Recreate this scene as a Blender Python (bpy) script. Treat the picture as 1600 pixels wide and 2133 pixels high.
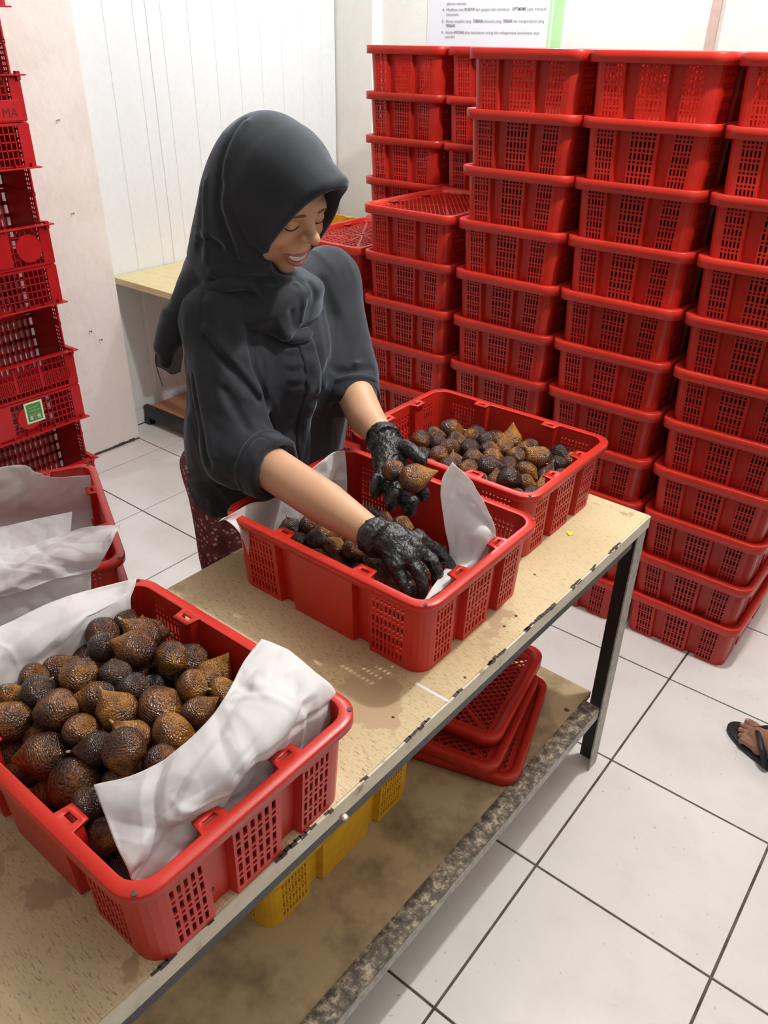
import bpy, bmesh, math, random
import numpy as np
from mathutils import Vector, Matrix, Euler

random.seed(7)
RNG = np.random.default_rng(7)
for o in list(bpy.data.objects):
    bpy.data.objects.remove(o)
scene = bpy.context.scene
COL = scene.collection

# ------------------------------------------------------------------ camera, light, exposure
CAM_YAW, CAM_PITCH, CAM_ROLL, F_PX = 0.66733, 0.53566, 0.01672, 1643.96
fw = Vector((-math.sin(CAM_YAW) * math.cos(CAM_PITCH), math.cos(CAM_YAW) * math.cos(CAM_PITCH), -math.sin(CAM_PITCH)))
rt = Vector((math.cos(CAM_YAW), math.sin(CAM_YAW), 0))
up = rt.cross(fw)
rt2 = rt * math.cos(CAM_ROLL) + up * math.sin(CAM_ROLL)
up2 = up * math.cos(CAM_ROLL) - rt * math.sin(CAM_ROLL)
cam_d = bpy.data.cameras.new('camera')
cam_d.sensor_fit = 'HORIZONTAL'
cam_d.sensor_width = 36.0
cam_d.lens = 36.0 * F_PX / 1600.0
cam_d.clip_start = 0.02
cam = bpy.data.objects.new('camera', cam_d)
m = Matrix((rt2, up2, -fw)).transposed().to_4x4()
m.translation = Vector((0.42356, -1.12161, 1.61101))
cam.matrix_world = m
COL.objects.link(cam)
scene.camera = cam

world = bpy.data.worlds.new('world')
scene.world = world
world.use_nodes = True
world.node_tree.nodes['Background'].inputs[0].default_value = (0.95, 0.97, 1.0, 1)
world.node_tree.nodes['Background'].inputs[1].default_value = 0.1


def lamp(name, loc, power, radius, color=(1, 0.97, 0.93)):
    d = bpy.data.lights.new(name, 'POINT')
    d.energy = power
    d.shadow_soft_size = radius
    d.color = color
    o = bpy.data.objects.new(name, d)
    o.location = loc
    COL.objects.link(o)
    return o


lamp('ceiling_bulb_over_table', (0.12, 0.62, 2.62), 92, 0.04)
lamp('ceiling_bulb_front', (0.9, -2.1, 2.62), 7, 0.08)
lamp('ceiling_bulb_corner', (-1.35, 1.95, 2.62), 40, 0.05, (0.86, 0.94, 1.0))
lamp('fill_light_side', (2.2, 0.9, 2.62), 16, 0.10)  # added fill light from the side, not a fitting of the room

scene.view_settings.view_transform = 'Standard'
scene.view_settings.look = 'None'
scene.view_settings.exposure = 0.14
scene.view_settings.gamma = 1.0
scene.view_settings.use_curve_mapping = False


# ------------------------------------------------------------------ helpers
def link(o, parent=None):
    COL.objects.link(o)
    if parent is not None:
        o.parent = parent
    return o


def mesh_np(name, V, F, mat=None, parent=None, smooth=False):
    """V (n,3), F list or (m,4)/(m,3) array -> object"""
    me = bpy.data.meshes.new(name)
    V = np.asarray(V, np.float32)
    if isinstance(F, np.ndarray):
        k = F.shape[1]
        me.vertices.add(len(V))
        me.vertices.foreach_set('co', V.ravel())
        me.loops.add(F.size)
        me.loops.foreach_set('vertex_index', F.astype(np.int32).ravel())
        me.polygons.add(len(F))
        me.polygons.foreach_set('loop_start', np.arange(0, F.size, k, dtype=np.int32))
        me.update(calc_edges=True)
        me.validate()
    else:
        me.from_pydata([tuple(v) for v in V.tolist()], [], [tuple(f) for f in F])
    if smooth:
        me.polygons.foreach_set('use_smooth', [True] * len(me.polygons))
    if mat:
        me.materials.append(mat)
    o = bpy.data.objects.new(name, me)
    return link(o, parent)


def bm_obj(name, bm, mat=None, parent=None, smooth=False):
    me = bpy.data.meshes.new(name)
    bmesh.ops.recalc_face_normals(bm, faces=bm.faces)
    bm.to_mesh(me)
    bm.free()
    if smooth:
        me.polygons.foreach_set('use_smooth', [True] * len(me.polygons))
    if mat:
        me.materials.append(mat)
    o = bpy.data.objects.new(name, me)
    return link(o, parent)


def box(bm, lo, hi, bevel=0.0, rot=None):
    lo, hi = Vector(lo), Vector(hi)
    c, s = (lo + hi) / 2, hi - lo
    r = bmesh.ops.create_cube(bm, size=1.0)
    vs = r['verts']
    for v in vs:
        v.co = Vector((v.co.x * s.x, v.co.y * s.y, v.co.z * s.z))
        if rot is not None:
            v.co = rot @ v.co
        v.co += c
    if bevel > 0:
        es = list({e for v in vs for e in v.link_edges})
        bmesh.ops.bevel(bm, geom=es, offset=bevel, segments=2, affect='EDGES', profile=0.5)


def tube(bm, pts, r, seg=8, flat=1.0):
    """tube along points; r number or list"""
    pts = [Vector(q) for q in pts]
    n = len(pts)
    rr = r if isinstance(r, (list, tuple)) else [r] * n
    rings = []
    prev = None
    for i, q in enumerate(pts):
        t = (pts[min(i + 1, n - 1)] - pts[max(i - 1, 0)]).normalized()
        a = prev if prev is not None else (Vector((0, 0, 1)) if abs(t.z) < .9 else Vector((1, 0, 0)))
        x = (a - t * a.dot(t)).normalized()
        prev = x
        y = t.cross(x)
        rings.append([bm.verts.new(q + (x * math.cos(2 * math.pi * k / seg) * flat + y * math.sin(2 * math.pi * k / seg)) * rr[i]) for k in range(seg)])
    for a, b in zip(rings, rings[1:]):
        for k in range(seg):
            bm.faces.new((a[k], a[(k + 1) % seg], b[(k + 1) % seg], b[k]))
    bm.faces.new(rings[0][::-1])
    bm.faces.new(rings[-1])


def empty(name, loc=(0, 0, 0), rotz=0.0, parent=None):
    o = bpy.data.objects.new(name, None)
    o.empty_display_size = 0.05
    o.location = loc
    o.rotation_euler = (0, 0, rotz)
    return link(o, parent)


def tag(o, label, cat, group=None, kind=None):
    if label:
        o['label'] = label
    if cat:
        o['category'] = cat
    if group:
        o['group'] = group
    if kind:
        o['kind'] = kind
    return o


def structure(o):
    o['kind'] = 'structure'
    return o


def copy_tree(o, parent=None):
    c = o.copy()
    COL.objects.link(c)
    c.parent = parent
    for ch in list(o.children):
        copy_tree(ch, c)
    return c


ORD = ['first', 'second', 'third', 'fourth', 'fifth', 'sixth', 'seventh', 'eighth', 'ninth', 'tenth', 'eleventh', 'twelfth', 'thirteenth', 'fourteenth']


def shell(A, B, mask, wrap_u):
    """thick sheet between grids A and B (nu,nv,3); cell (i,j) present where mask[i,j]"""
    nu, nv = A.shape[:2]
    V = np.concatenate([A.reshape(-1, 3), B.reshape(-1, 3)])
    off = nu * nv
    cu = nu if wrap_u else nu - 1
    F = []
    for i in range(cu):
        i2 = (i + 1) % nu
        for j in range(nv - 1):
            if not mask[i, j]:
                continue
            a, b, c, d = i * nv + j, i2 * nv + j, i2 * nv + j + 1, i * nv + j + 1
            F.append((a, b, c, d))
            F.append((off + d, off + c, off + b, off + a))
            im, ip = (i - 1) % nu, (i + 1) % nu
            if (not wrap_u and i == 0) or not mask[im, j]:
                F.append((a, d, off + d, off + a))
            if (not wrap_u and i == cu - 1) or not mask[ip % cu if wrap_u else ip, j]:
                F.append((c, b, off + b, off + c))
            if j == 0 or not mask[i, j - 1]:
                F.append((b, a, off + a, off + b))
            if j == nv - 2 or not mask[i, j + 1]:
                F.append((d, c, off + c, off + d))
    return V, np.array(F)


# ---- noise
_T = np.random.default_rng(11).random((32, 32, 32)).astype(np.float32) * 2 - 1


def vnoise(P):
    P = np.asarray(P, np.float32)
    f = np.floor(P)
    t = P - f
    i = f.astype(np.int32) & 31
    j = (i + 1) & 31
    t = t * t * (3 - 2 * t)
    x0, y0, z0 = i[..., 0], i[..., 1], i[..., 2]
    x1, y1, z1 = j[..., 0], j[..., 1], j[..., 2]
    tx, ty, tz = t[..., 0], t[..., 1], t[..., 2]
    c00 = _T[x0, y0, z0] * (1 - tx) + _T[x1, y0, z0] * tx
    c10 = _T[x0, y1, z0] * (1 - tx) + _T[x1, y1, z0] * tx
    c01 = _T[x0, y0, z1] * (1 - tx) + _T[x1, y0, z1] * tx
    c11 = _T[x0, y1, z1] * (1 - tx) + _T[x1, y1, z1] * tx
    return (c00 * (1 - ty) + c10 * ty) * (1 - tz) + (c01 * (1 - ty) + c11 * ty) * tz


# ---- signed distance modelling (bodies, cloth, hands)
def cap(P, a, b, ra, rb):
    a, b = np.float32(a), np.float32(b)
    ba = b - a
    pa = P - a
    h = np.clip(pa @ ba / max(float(ba @ ba), 1e-9), 0, 1)
    return np.linalg.norm(pa - h[:, None] * ba, axis=1) - (ra + (rb - ra) * h)


def ell(P, c, r, R=None):
    q = P - np.float32(c)
    if R is not None:
        q = q @ np.float32(R)
    r = np.float32(r)
    k0 = np.linalg.norm(q / r, axis=1)
    k1 = np.linalg.norm(q / (r * r), axis=1)
    return k0 * (k0 - 1) / np.maximum(k1, 1e-6)


def smin(a, b, k):
    h = np.clip(.5 + .5 * (b - a) / k, 0, 1)
    return b + (a - b) * h - k * h * (1 - h)


def smax(a, b, k):
    return -smin(-a, -b, k)


def chain(P, pts, rads, k=0.0):
    d = None
    for i in range(len(pts) - 1):
        e = cap(P, pts[i], pts[i + 1], rads[i], rads[i + 1])
        d = e if d is None else (np.minimum(d, e) if k == 0 else smin(d, e, k))
    return d


def sdf_mesh(f, lo, hi, res, margin=1.0):
    lo, hi = np.array(lo, float), np.array(hi, float)
    n = (np.ceil((hi - lo) / res / 4).astype(int) + 1) * 4
    st = 4
    nc = n // st + 1
    ax = [lo[k] + np.arange(nc[k]) * res * st for k in range(3)]
    G = np.stack(np.meshgrid(*ax, indexing='ij'), -1).reshape(-1, 3).astype(np.float32)
    Dc = f(G).reshape(nc)
    rad = res * st * 1.9 * margin
    act = np.abs(Dc) < rad
    a = act.copy()
    for k in range(3):
        s = np.roll(a, 1, k)
        a = a | s | np.roll(a, -1, k)
    shape = tuple(n + 1)
    D = np.repeat(np.repeat(np.repeat(Dc, st, 0), st, 1), st, 2)[:shape[0], :shape[1], :shape[2]].astype(np.float32)
    M = np.repeat(np.repeat(np.repeat(a, st, 0), st, 1), st, 2)[:shape[0], :shape[1], :shape[2]]
    idx = np.argwhere(M)
    out = np.empty(len(idx), np.float32)
    for s in range(0, len(idx), 400000):
        P = (lo + idx[s:s + 400000] * res).astype(np.float32)
        out[s:s + 400000] = f(P)
    D[M] = out
    S = D < 0
    cs = [S[i:S.shape[0] - 1 + i, j:S.shape[1] - 1 + j, k:S.shape[2] - 1 + k] for i in (0, 1) for j in (0, 1) for k in (0, 1)]
    cnt = sum(c.astype(np.int8) for c in cs)
    cell = np.argwhere((cnt > 0) & (cnt < 8))
    cid = -np.ones(tuple(np.array(S.shape) - 1), np.int64)
    cid[cell[:, 0], cell[:, 1], cell[:, 2]] = np.arange(len(cell))
    offs = [(i, j, k) for i in (0, 1) for j in (0, 1) for k in (0, 1)]
    dv = {o: D[cell[:, 0] + o[0], cell[:, 1] + o[1], cell[:, 2] + o[2]] for o in offs}
    acc = np.zeros((len(cell), 3))
    num = np.zeros(len(cell))
    for o in offs:
        for k in range(3):
            if o[k] == 0:
                p2 = list(o)
                p2[k] = 1
                p2 = tuple(p2)
                da, db = dv[o], dv[p2]
                cr = (da < 0) != (db < 0)
                t = np.where(cr, da / np.where(cr, da - db, 1), 0)
                pos = np.tile(np.array(o, float), (len(cell), 1))
                pos[:, k] += t
                acc += pos * cr[:, None]
                num += cr
    V = lo + (cell + acc / num[:, None]) * res
    F = []
    for k in range(3):
        a, b = (k + 1) % 3, (k + 2) % 3
        sl0 = [slice(None)] * 3
        sl1 = [slice(None)] * 3
        sl0[k] = slice(0, -1)
        sl1[k] = slice(1, None)
        ch = S[tuple(sl0)] != S[tuple(sl1)]
        e = np.argwhere(ch)
        e = e[(e[:, a] > 0) & (e[:, b] > 0) & (e[:, a] < cid.shape[a]) & (e[:, b] < cid.shape[b])]
        ins = S[e[:, 0], e[:, 1], e[:, 2]]
        q = []
        for (ua, ub) in ((0, 0), (1, 0), (1, 1), (0, 1)):
            c = e.copy()
            c[:, a] -= ua
            c[:, b] -= ub
            q.append(cid[c[:, 0], c[:, 1], c[:, 2]])
        q = np.stack(q, 1)
        q[~ins] = q[~ins][:, ::-1]
        F.append(q)
    F = np.concatenate(F)
    F = F[(F >= 0).all(1)][:, ::-1]
    return V, F


def sdf_obj(name, f, lo, hi, res, mat, parent=None, margin=1.0):
    V, F = sdf_mesh(f, lo, hi, res, margin)
    return mesh_np(name, V, F, mat, parent, True)


def catmull(C, nu, nv):
    """C (ru,rv,3) control grid -> (nu,nv,3) smooth grid"""
    def interp(A, n):
        r = len(A)
        t = np.linspace(0, r - 1, n)
        i = np.minimum(t.astype(int), r - 2)
        f = (t - i)[:, None, None]
        Pm = np.concatenate([2 * A[:1] - A[1:2], A, 2 * A[-1:] - A[-2:-1]])
        p0, p1, p2, p3 = Pm[i], Pm[i + 1], Pm[i + 2], Pm[i + 3]
        return .5 * (2 * p1 + (p2 - p0) * f + (2 * p0 - 5 * p1 + 4 * p2 - p3) * f ** 2 + (3 * p1 - p0 - 3 * p2 + p3) * f ** 3)
    A = interp(np.array(C, float), nu)
    return interp(A.transpose(1, 0, 2), nv).transpose(1, 0, 2)


# ------------------------------------------------------------------ materials
def mat(name):
    mt = bpy.data.materials.new(name)
    mt.use_nodes = True
    nt = mt.node_tree
    return mt, nt, nt.nodes['Principled BSDF']


def N(nt, typ, **kw):
    n = nt.nodes.new(typ)
    for k, v in kw.items():
        if k.startswith('i_'):
            key = k[2:]
            key = int(key) if key.isdigit() else key.replace('_', ' ')
            n.inputs[key].default_value = v
        else:
            setattr(n, k, v)
    return n


def ramp(nt, src, stops):
    r = nt.nodes.new('ShaderNodeValToRGB')
    el = r.color_ramp.elements
    while len(el) < len(stops):
        el.new(0.5)
    for e, (p, c) in zip(el, stops):
        e.position = p
        e.color = (*c, 1) if len(c) == 3 else c
    nt.links.new(src, r.inputs[0])
    return r


def coords(nt, scale=(1, 1, 1), kind='Object'):
    tc = nt.nodes.new('ShaderNodeTexCoord')
    mp = nt.nodes.new('ShaderNodeMapping')
    mp.inputs['Scale'].default_value = scale
    nt.links.new(tc.outputs[kind], mp.inputs[0])
    return mp.outputs[0]


def noise(nt, vec, scale, detail=4, rough=.55):
    n = nt.nodes.new('ShaderNodeTexNoise')
    n.inputs['Scale'].default_value = scale
    n.inputs['Detail'].default_value = detail
    n.inputs['Roughness'].default_value = rough
    nt.links.new(vec, n.inputs['Vector'])
    return n.outputs['Fac']


def bump(nt, bs, h, strength=.3, dist=.002):
    b = nt.nodes.new('ShaderNodeBump')
    b.inputs['Strength'].default_value = strength
    b.inputs['Distance'].default_value = dist
    nt.links.new(h, b.inputs['Height'])
    nt.links.new(b.outputs[0], bs.inputs['Normal'])
    return b


def mixc(nt, fac, a, b):
    mx = nt.nodes.new('ShaderNodeMix')
    mx.data_type = 'RGBA'
    for s, v in ((0, fac), (6, a), (7, b)):
        if hasattr(v, 'is_linked') or hasattr(v, 'links'):
            nt.links.new(v, mx.inputs[s])
        else:
            mx.inputs[s].default_value = v if s == 0 else (*v, 1)
    return mx.outputs[2]


def plain(name, col, rough=.5, metal=0.0, spec=.5, nscale=40, var=.12, bumps=.15, bdist=.001, scale=(1, 1, 1)):
    mt, nt, bs = mat(name)
    v = coords(nt, scale)
    f = noise(nt, v, nscale)
    c0 = tuple(x * (1 - var) for x in col)
    c1 = tuple(min(1, x * (1 + var)) for x in col)
    r = ramp(nt, f, [(.3, c0), (.7, c1)])
    nt.links.new(r.outputs[0], bs.inputs['Base Color'])
    bs.inputs['Roughness'].default_value = rough
    bs.inputs['Metallic'].default_value = metal
    bs.inputs['Specular IOR Level'].default_value = spec
    if bumps:
        bump(nt, bs, f, bumps, bdist)
    return mt


def red_plastic(name, col, rough=.34, trans=.06):
    mt, nt, bs = mat(name)
    v = coords(nt)
    f = noise(nt, v, 7, 5)
    oi = nt.nodes.new('ShaderNodeObjectInfo')
    r = ramp(nt, f, [(.25, tuple(x * .82 for x in col)), (.75, tuple(min(1, x * 1.1) for x in col))])
    hs = nt.nodes.new('ShaderNodeHueSaturation')
    mr = N(nt, 'ShaderNodeMapRange', i_3=.88, i_4=1.1)
    nt.links.new(oi.outputs['Random'], mr.inputs[0])
    nt.links.new(mr.outputs[0], hs.inputs['Value'])
    nt.links.new(r.outputs[0], hs.inputs['Color'])
    nt.links.new(hs.outputs[0], bs.inputs['Base Color'])
    rr = ramp(nt, f, [(.3, (rough - .06,) * 3), (.8, (rough + .12,) * 3)])
    nt.links.new(rr.outputs[0], bs.inputs['Roughness'])
    f2 = noise(nt, v, 260, 2)
    bump(nt, bs, f2, .08, .0006)
    if trans:
        tl = N(nt, 'ShaderNodeBsdfTranslucent')
        tl.inputs[0].default_value = (1.0, .07, .02, 1)
        ms = nt.nodes.new('ShaderNodeMixShader')
        ms.inputs[0].default_value = trans
        nt.links.new(bs.outputs[0], ms.inputs[1])
        nt.links.new(tl.outputs[0], ms.inputs[2])
        nt.links.new(ms.outputs[0], nt.nodes['Material Output'].inputs[0])
    return mt


M_RED = red_plastic('red_crate_plastic', (.56, .024, .013))
M_LID = red_plastic('red_lid_plastic', (.58, .026, .014), .38, .04)
M_TOWER = red_plastic('crimson_crate_plastic', (.50, .008, .012), .36, .06)
M_YEL = plain('yellow_crate_plastic', (.75, .40, .012), .4, var=.1, bumps=.05)


def mk_wall(name, c, dirt, nscale=3.0, bstr=.35):
    mt, nt, bs = mat(name)
    v = coords(nt)
    f = noise(nt, v, nscale, 6, .6)
    r = ramp(nt, f, [(.3, dirt), (.55, c)])
    nt.links.new(r.outputs[0], bs.inputs['Base Color'])
    bs.inputs['Roughness'].default_value = .62
    f2 = noise(nt, v, 14, 5)
    bump(nt, bs, f2, bstr, .01)
    return mt


M_WALL = mk_wall('painted_plaster', (.84, .83, .78), (.76, .75, .70))
M_PILLAR = mk_wall('pink_white_plaster', (.82, .77, .73), (.74, .68, .64), 5.0, .5)
M_CEIL = mk_wall('ceiling_paint', (.85, .84, .82), (.8, .79, .77))
M_PANEL = plain('glossy_white_panel', (.78, .81, .83), .28, var=.02, bumps=.03)
M_TRIM = plain('taupe_trim', (.55, .43, .37), .5, var=.06)


def mk_tile():
    mt, nt, bs = mat('white_floor_tile')
    v = coords(nt, kind='Object')
    oi = nt.nodes.new('ShaderNodeObjectInfo')
    ad = N(nt, 'ShaderNodeVectorMath', operation='ADD')
    nt.links.new(v, ad.inputs[0])
    sc = N(nt, 'ShaderNodeVectorMath', operation='SCALE')
    nt.links.new(oi.outputs['Location'], sc.inputs[0])
    sc.inputs['Scale'].default_value = 3.1
    nt.links.new(sc.outputs[0], ad.inputs[1])
    f = noise(nt, ad.outputs[0], 7, 6, .6)
    r = ramp(nt, f, [(.25, (.73, .70, .68)), (.5, (.79, .775, .76)), (.8, (.82, .81, .80))])
    sp = noise(nt, ad.outputs[0], 70, 2)
    rs = ramp(nt, sp, [(.24, (.45, .42, .38)), (.30, (1, 1, 1))])
    mx = N(nt, 'ShaderNodeMix', data_type='RGBA', blend_type='MULTIPLY')
    mx.inputs[0].default_value = .5
    nt.links.new(r.outputs[0], mx.inputs[6])
    nt.links.new(rs.outputs[0], mx.inputs[7])
    nt.links.new(mx.outputs[2], bs.inputs['Base Color'])
    bs.inputs['Roughness'].default_value = .22
    bs.inputs['Specular IOR Level'].default_value = .4
    return mt


M_TILE = mk_tile()
M_GROUT = plain('dark_grout', (.11, .095, .08), .9, nscale=18, var=.5)


def mk_table():
    mt, nt, bs = mat('worn_cream_board')
    v = coords(nt, (1, 1, 1))
    mp_ = v.node
    mp_.inputs['Rotation'].default_value = (0, 0, .95)
    mp_.inputs['Scale'].default_value = (1, 4.5, 1)
    f = noise(nt, v, 95, 6, .7)
    vo = coords(nt)
    g = noise(nt, vo, 3.2, 5)
    base = ramp(nt, g, [(.3, (.56, .44, .25)), (.55, (.68, .56, .34)), (.75, (.72, .61, .39))])
    dk = ramp(nt, f, [(.33, (.16, .11, .06)), (.47, (1, 1, 1))])
    mx = N(nt, 'ShaderNodeMix', data_type='RGBA', blend_type='MULTIPLY')
    g2 = noise(nt, vo, 2.0, 3)
    am = ramp(nt, g2, [(.35, (.35,) * 3), (.65, (.8,) * 3)])
    nt.links.new(am.outputs[0], mx.inputs[0])
    nt.links.new(base.outputs[0], mx.inputs[6])
    nt.links.new(dk.outputs[0], mx.inputs[7])
    # peeled, smoother tan areas
    p = noise(nt, vo, 5.0, 6, .6)
    pm = ramp(nt, p, [(.60, (0,) * 3), (.615, (1,) * 3)])
    c2 = mixc(nt, pm.outputs[0], mx.outputs[2], (.47, .34, .20))
    nt.links.new(c2, bs.inputs['Base Color'])
    bs.inputs['Roughness'].default_value = .5
    bump(nt, bs, f, .35, .0012)
    return mt


M_TABLE = mk_table()


def mk_edge():
    mt, nt, bs = mat('painted_board_edge')
    v = coords(nt, (1, 1, 1))
    f = noise(nt, v, 26, 5)
    r = ramp(nt, f, [(.28, (.28, .22, .15)), (.36, (.62, .55, .42)), (.7, (.72, .66, .53))])
    nt.links.new(r.outputs[0], bs.inputs['Base Color'])
    bs.inputs['Roughness'].default_value = .55
    bump(nt, bs, f, .3, .001)
    return mt


M_EDGE = mk_edge()
M_CHIP_HOLE = plain('bare_chip_and_hole_shade', (.07, .055, .05), .7, nscale=120, var=.5, bumps=.6)  # bare chips and dirt, also the painted shade of the crate corner holes
M_SHELF = mk_wall('worn_shelf_board', (.52, .40, .23), (.22, .16, .09), 9.0, .5)


def mk_rust():
    mt, nt, bs = mat('mottled_worn_metal')
    v = coords(nt)
    f = noise(nt, v, 55, 6, .75)
    r = ramp(nt, f, [(.36, (.035, .03, .027)), (.5, (.14, .11, .08)), (.62, (.45, .38, .27)), (.75, (.62, .56, .44))])
    nt.links.new(r.outputs[0], bs.inputs['Base Color'])
    bs.inputs['Roughness'].default_value = .55
    bump(nt, bs, f, .5, .001)
    return mt


M_RUST = mk_rust()
M_ANGLE = plain('grey_angle_iron', (.36, .34, .30), .45, .3, nscale=60, var=.35)
M_BLACK = plain('black_angle_iron', (.014, .014, .016), .4, nscale=50, var=.4)
M_PINE = plain('pale_pine_board', (.74, .62, .34), .42, nscale=12, var=.08, scale=(1, 6, 1))
M_ORANGE = plain('orange_brown_board', (.50, .24, .12), .5, nscale=9, var=.15)


def mk_paper():
    mt, nt, bs = mat('white_liner_paper')
    v = coords(nt)
    f = noise(nt, v, 30, 4)
    bs.inputs['Base Color'].default_value = (.86, .85, .86, 1)
    bs.inputs['Roughness'].default_value = .75
    bump(nt, bs, f, .12, .002)
    tl = N(nt, 'ShaderNodeBsdfTranslucent')
    tl.inputs[0].default_value = (.85, .82, .83, 1)
    ms = nt.nodes.new('ShaderNodeMixShader')
    ms.inputs[0].default_value = .32
    nt.links.new(bs.outputs[0], ms.inputs[1])
    nt.links.new(tl.outputs[0], ms.inputs[2])
    nt.links.new(ms.outputs[0], nt.nodes['Material Output'].inputs[0])
    return mt


M_PAPER = mk_paper()


def mk_fruit(name, a, b, c):
    """scaly skin; local +z is the tip"""
    mt, nt, bs = mat(name)
    tc = nt.nodes.new('ShaderNodeTexCoord')
    sx = nt.nodes.new('ShaderNodeSeparateXYZ')
    nt.links.new(tc.outputs['Object'], sx.inputs[0])
    at = N(nt, 'ShaderNodeMath', operation='ARCTAN2')
    nt.links.new(sx.outputs[0], at.inputs[0])
    nt.links.new(sx.outputs[1], at.inputs[1])
    m1 = N(nt, 'ShaderNodeMath', operation='MULTIPLY')
    m1.inputs[1].default_value = 5.6
    nt.links.new(at.outputs[0], m1.inputs[0])
    m2 = N(nt, 'ShaderNodeMath', operation='MULTIPLY')
    m2.inputs[1].default_value = 12.5
    nt.links.new(sx.outputs[2], m2.inputs[0])
    cb = nt.nodes.new('ShaderNodeCombineXYZ')
    nt.links.new(m1.outputs[0], cb.inputs[0])
    nt.links.new(m2.outputs[0], cb.inputs[1])
    vo = nt.nodes.new('ShaderNodeTexVoronoi')
    vo.inputs['Scale'].default_value = 1.35
    nt.links.new(cb.outputs[0], vo.inputs['Vector'])
    oi = nt.nodes.new('ShaderNodeObjectInfo')
    ad = N(nt, 'ShaderNodeVectorMath', operation='ADD')
    sc = N(nt, 'ShaderNodeVectorMath', operation='SCALE')
    sc.inputs['Scale'].default_value = 60.0
    nt.links.new(oi.outputs['Location'], sc.inputs[0])
    nt.links.new(tc.outputs['Object'], ad.inputs[0])
    nt.links.new(sc.outputs[0], ad.inputs[1])
    n = noise(nt, ad.outputs[0], 1.3, 3)
    # warmer towards the tip
    t = N(nt, 'ShaderNodeMapRange', i_1=-.6, i_2=1.3, i_3=-.16, i_4=.26)
    nt.links.new(sx.outputs[2], t.inputs[0])
    su = N(nt, 'ShaderNodeMath', operation='ADD')
    nt.links.new(n, su.inputs[0])
    nt.links.new(t.outputs[0], su.inputs[1])
    r = ramp(nt, su.outputs[0], [(.30, a), (.52, b), (.78, c)])
    sd = ramp(nt, vo.outputs['Distance'], [(.25, (1.0, 1.0, 1.0)), (.75, (.35, .32, .3))])
    mx = N(nt, 'ShaderNodeMix', data_type='RGBA', blend_type='MULTIPLY')
    mx.inputs[0].default_value = .75
    nt.links.new(r.outputs[0], mx.inputs[6])
    nt.links.new(sd.outputs[0], mx.inputs[7])
    nt.links.new(mx.outputs[2], bs.inputs['Base Color'])
    bs.inputs['Roughness'].default_value = .24
    bs.inputs['Specular IOR Level'].default_value = .75
    inv = N(nt, 'ShaderNodeMath', operation='SUBTRACT')
    inv.inputs[0].default_value = 1.0
    nt.links.new(vo.outputs['Distance'], inv.inputs[1])
    bump(nt, bs, inv.outputs[0], .7, .0025)
    return mt


M_FR_DARK = mk_fruit('dark_brown_scaly_skin', (.022, .011, .011), (.05, .022, .016), (.11, .045, .018))
M_FR_MID = mk_fruit('brown_scaly_skin', (.045, .017, .011), (.15, .050, .014), (.36, .14, .018))
M_FR_WARM = mk_fruit('orange_brown_scaly_skin', (.08, .028, .010), (.29, .105, .014), (.52, .23, .022))
M_STEM = plain('pale_fruit_stem', (.42, .30, .17), .6)


def mk_cloth(name, col, rough, weave=900, sheen=.3, var=.1):
    mt, nt, bs = mat(name)
    v = coords(nt)
    f = noise(nt, v, weave, 2)
    g = noise(nt, v, 9, 4)
    r = ramp(nt, g, [(.3, tuple(x * (1 - var) for x in col)), (.7, tuple(x * (1 + var) for x in col))])
    nt.links.new(r.outputs[0], bs.inputs['Base Color'])
    bs.inputs['Roughness'].default_value = rough
    bs.inputs['Sheen Weight'].default_value = sheen
    bs.inputs['Sheen Tint'].default_value = (.6, .7, .85, 1)
    bs.inputs['Specular IOR Level'].default_value = .25
    bump(nt, bs, f, .25, .0006)
    return mt


M_SHIRT = mk_cloth('black_cotton_shirt', (.017, .019, .024), .75, sheen=.35)
M_HIJAB = mk_cloth('charcoal_headscarf', (.020, .023, .027), .7, sheen=.45)


def mk_skin(name, col, dark):
    mt, nt, bs = mat(name)
    v = coords(nt)
    g = noise(nt, v, 14, 4)
    r = ramp(nt, g, [(.3, dark), (.65, col)])
    nt.links.new(r.outputs[0], bs.inputs['Base Color'])
    bs.inputs['Roughness'].default_value = .48
    bs.inputs['Subsurface Weight'].default_value = .12
    bs.inputs['Subsurface Radius'].default_value = (.012, .005, .003)
    bs.inputs['Subsurface Scale'].default_value = .5
    f = noise(nt, v, 420, 2)
    bump(nt, bs, f, .08, .0005)
    return mt


M_SKIN = mk_skin('warm_tan_skin', (.62, .36, .22), (.57, .32, .19))
M_SKIN2 = mk_skin('brown_skin', (.33, .17, .11), (.27, .13, .085))
M_LIP = plain('rose_lips', (.42, .13, .11), .4, var=.1)
M_TEETH = plain('teeth', (.82, .76, .68), .3, var=.03)
M_LASH = plain('dark_lashes', (.02, .013, .012), .7)
M_BROW = plain('brown_eyebrow', (.20, .105, .07), .8, nscale=300, var=.4)
M_DARK = plain('dark_mouth', (.05, .012, .012), .6)


def mk_glove():
    mt, nt, bs = mat('black_nitrile_glove')
    v = coords(nt)
    f = noise(nt, v, 60, 5, .6)
    f2 = noise(nt, coords(nt, (1, 1, 1)), 170, 3)
    bs.inputs['Base Color'].default_value = (.014, .015, .016, 1)
    bs.inputs['Roughness'].default_value = .34
    bs.inputs['Specular IOR Level'].default_value = .65
    s = N(nt, 'ShaderNodeMath', operation='ADD')
    nt.links.new(f, s.inputs[0])
    nt.links.new(f2, s.inputs[1])
    bump(nt, bs, s.outputs[0], .7, .004)
    return mt


M_GLOVE = mk_glove()


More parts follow.
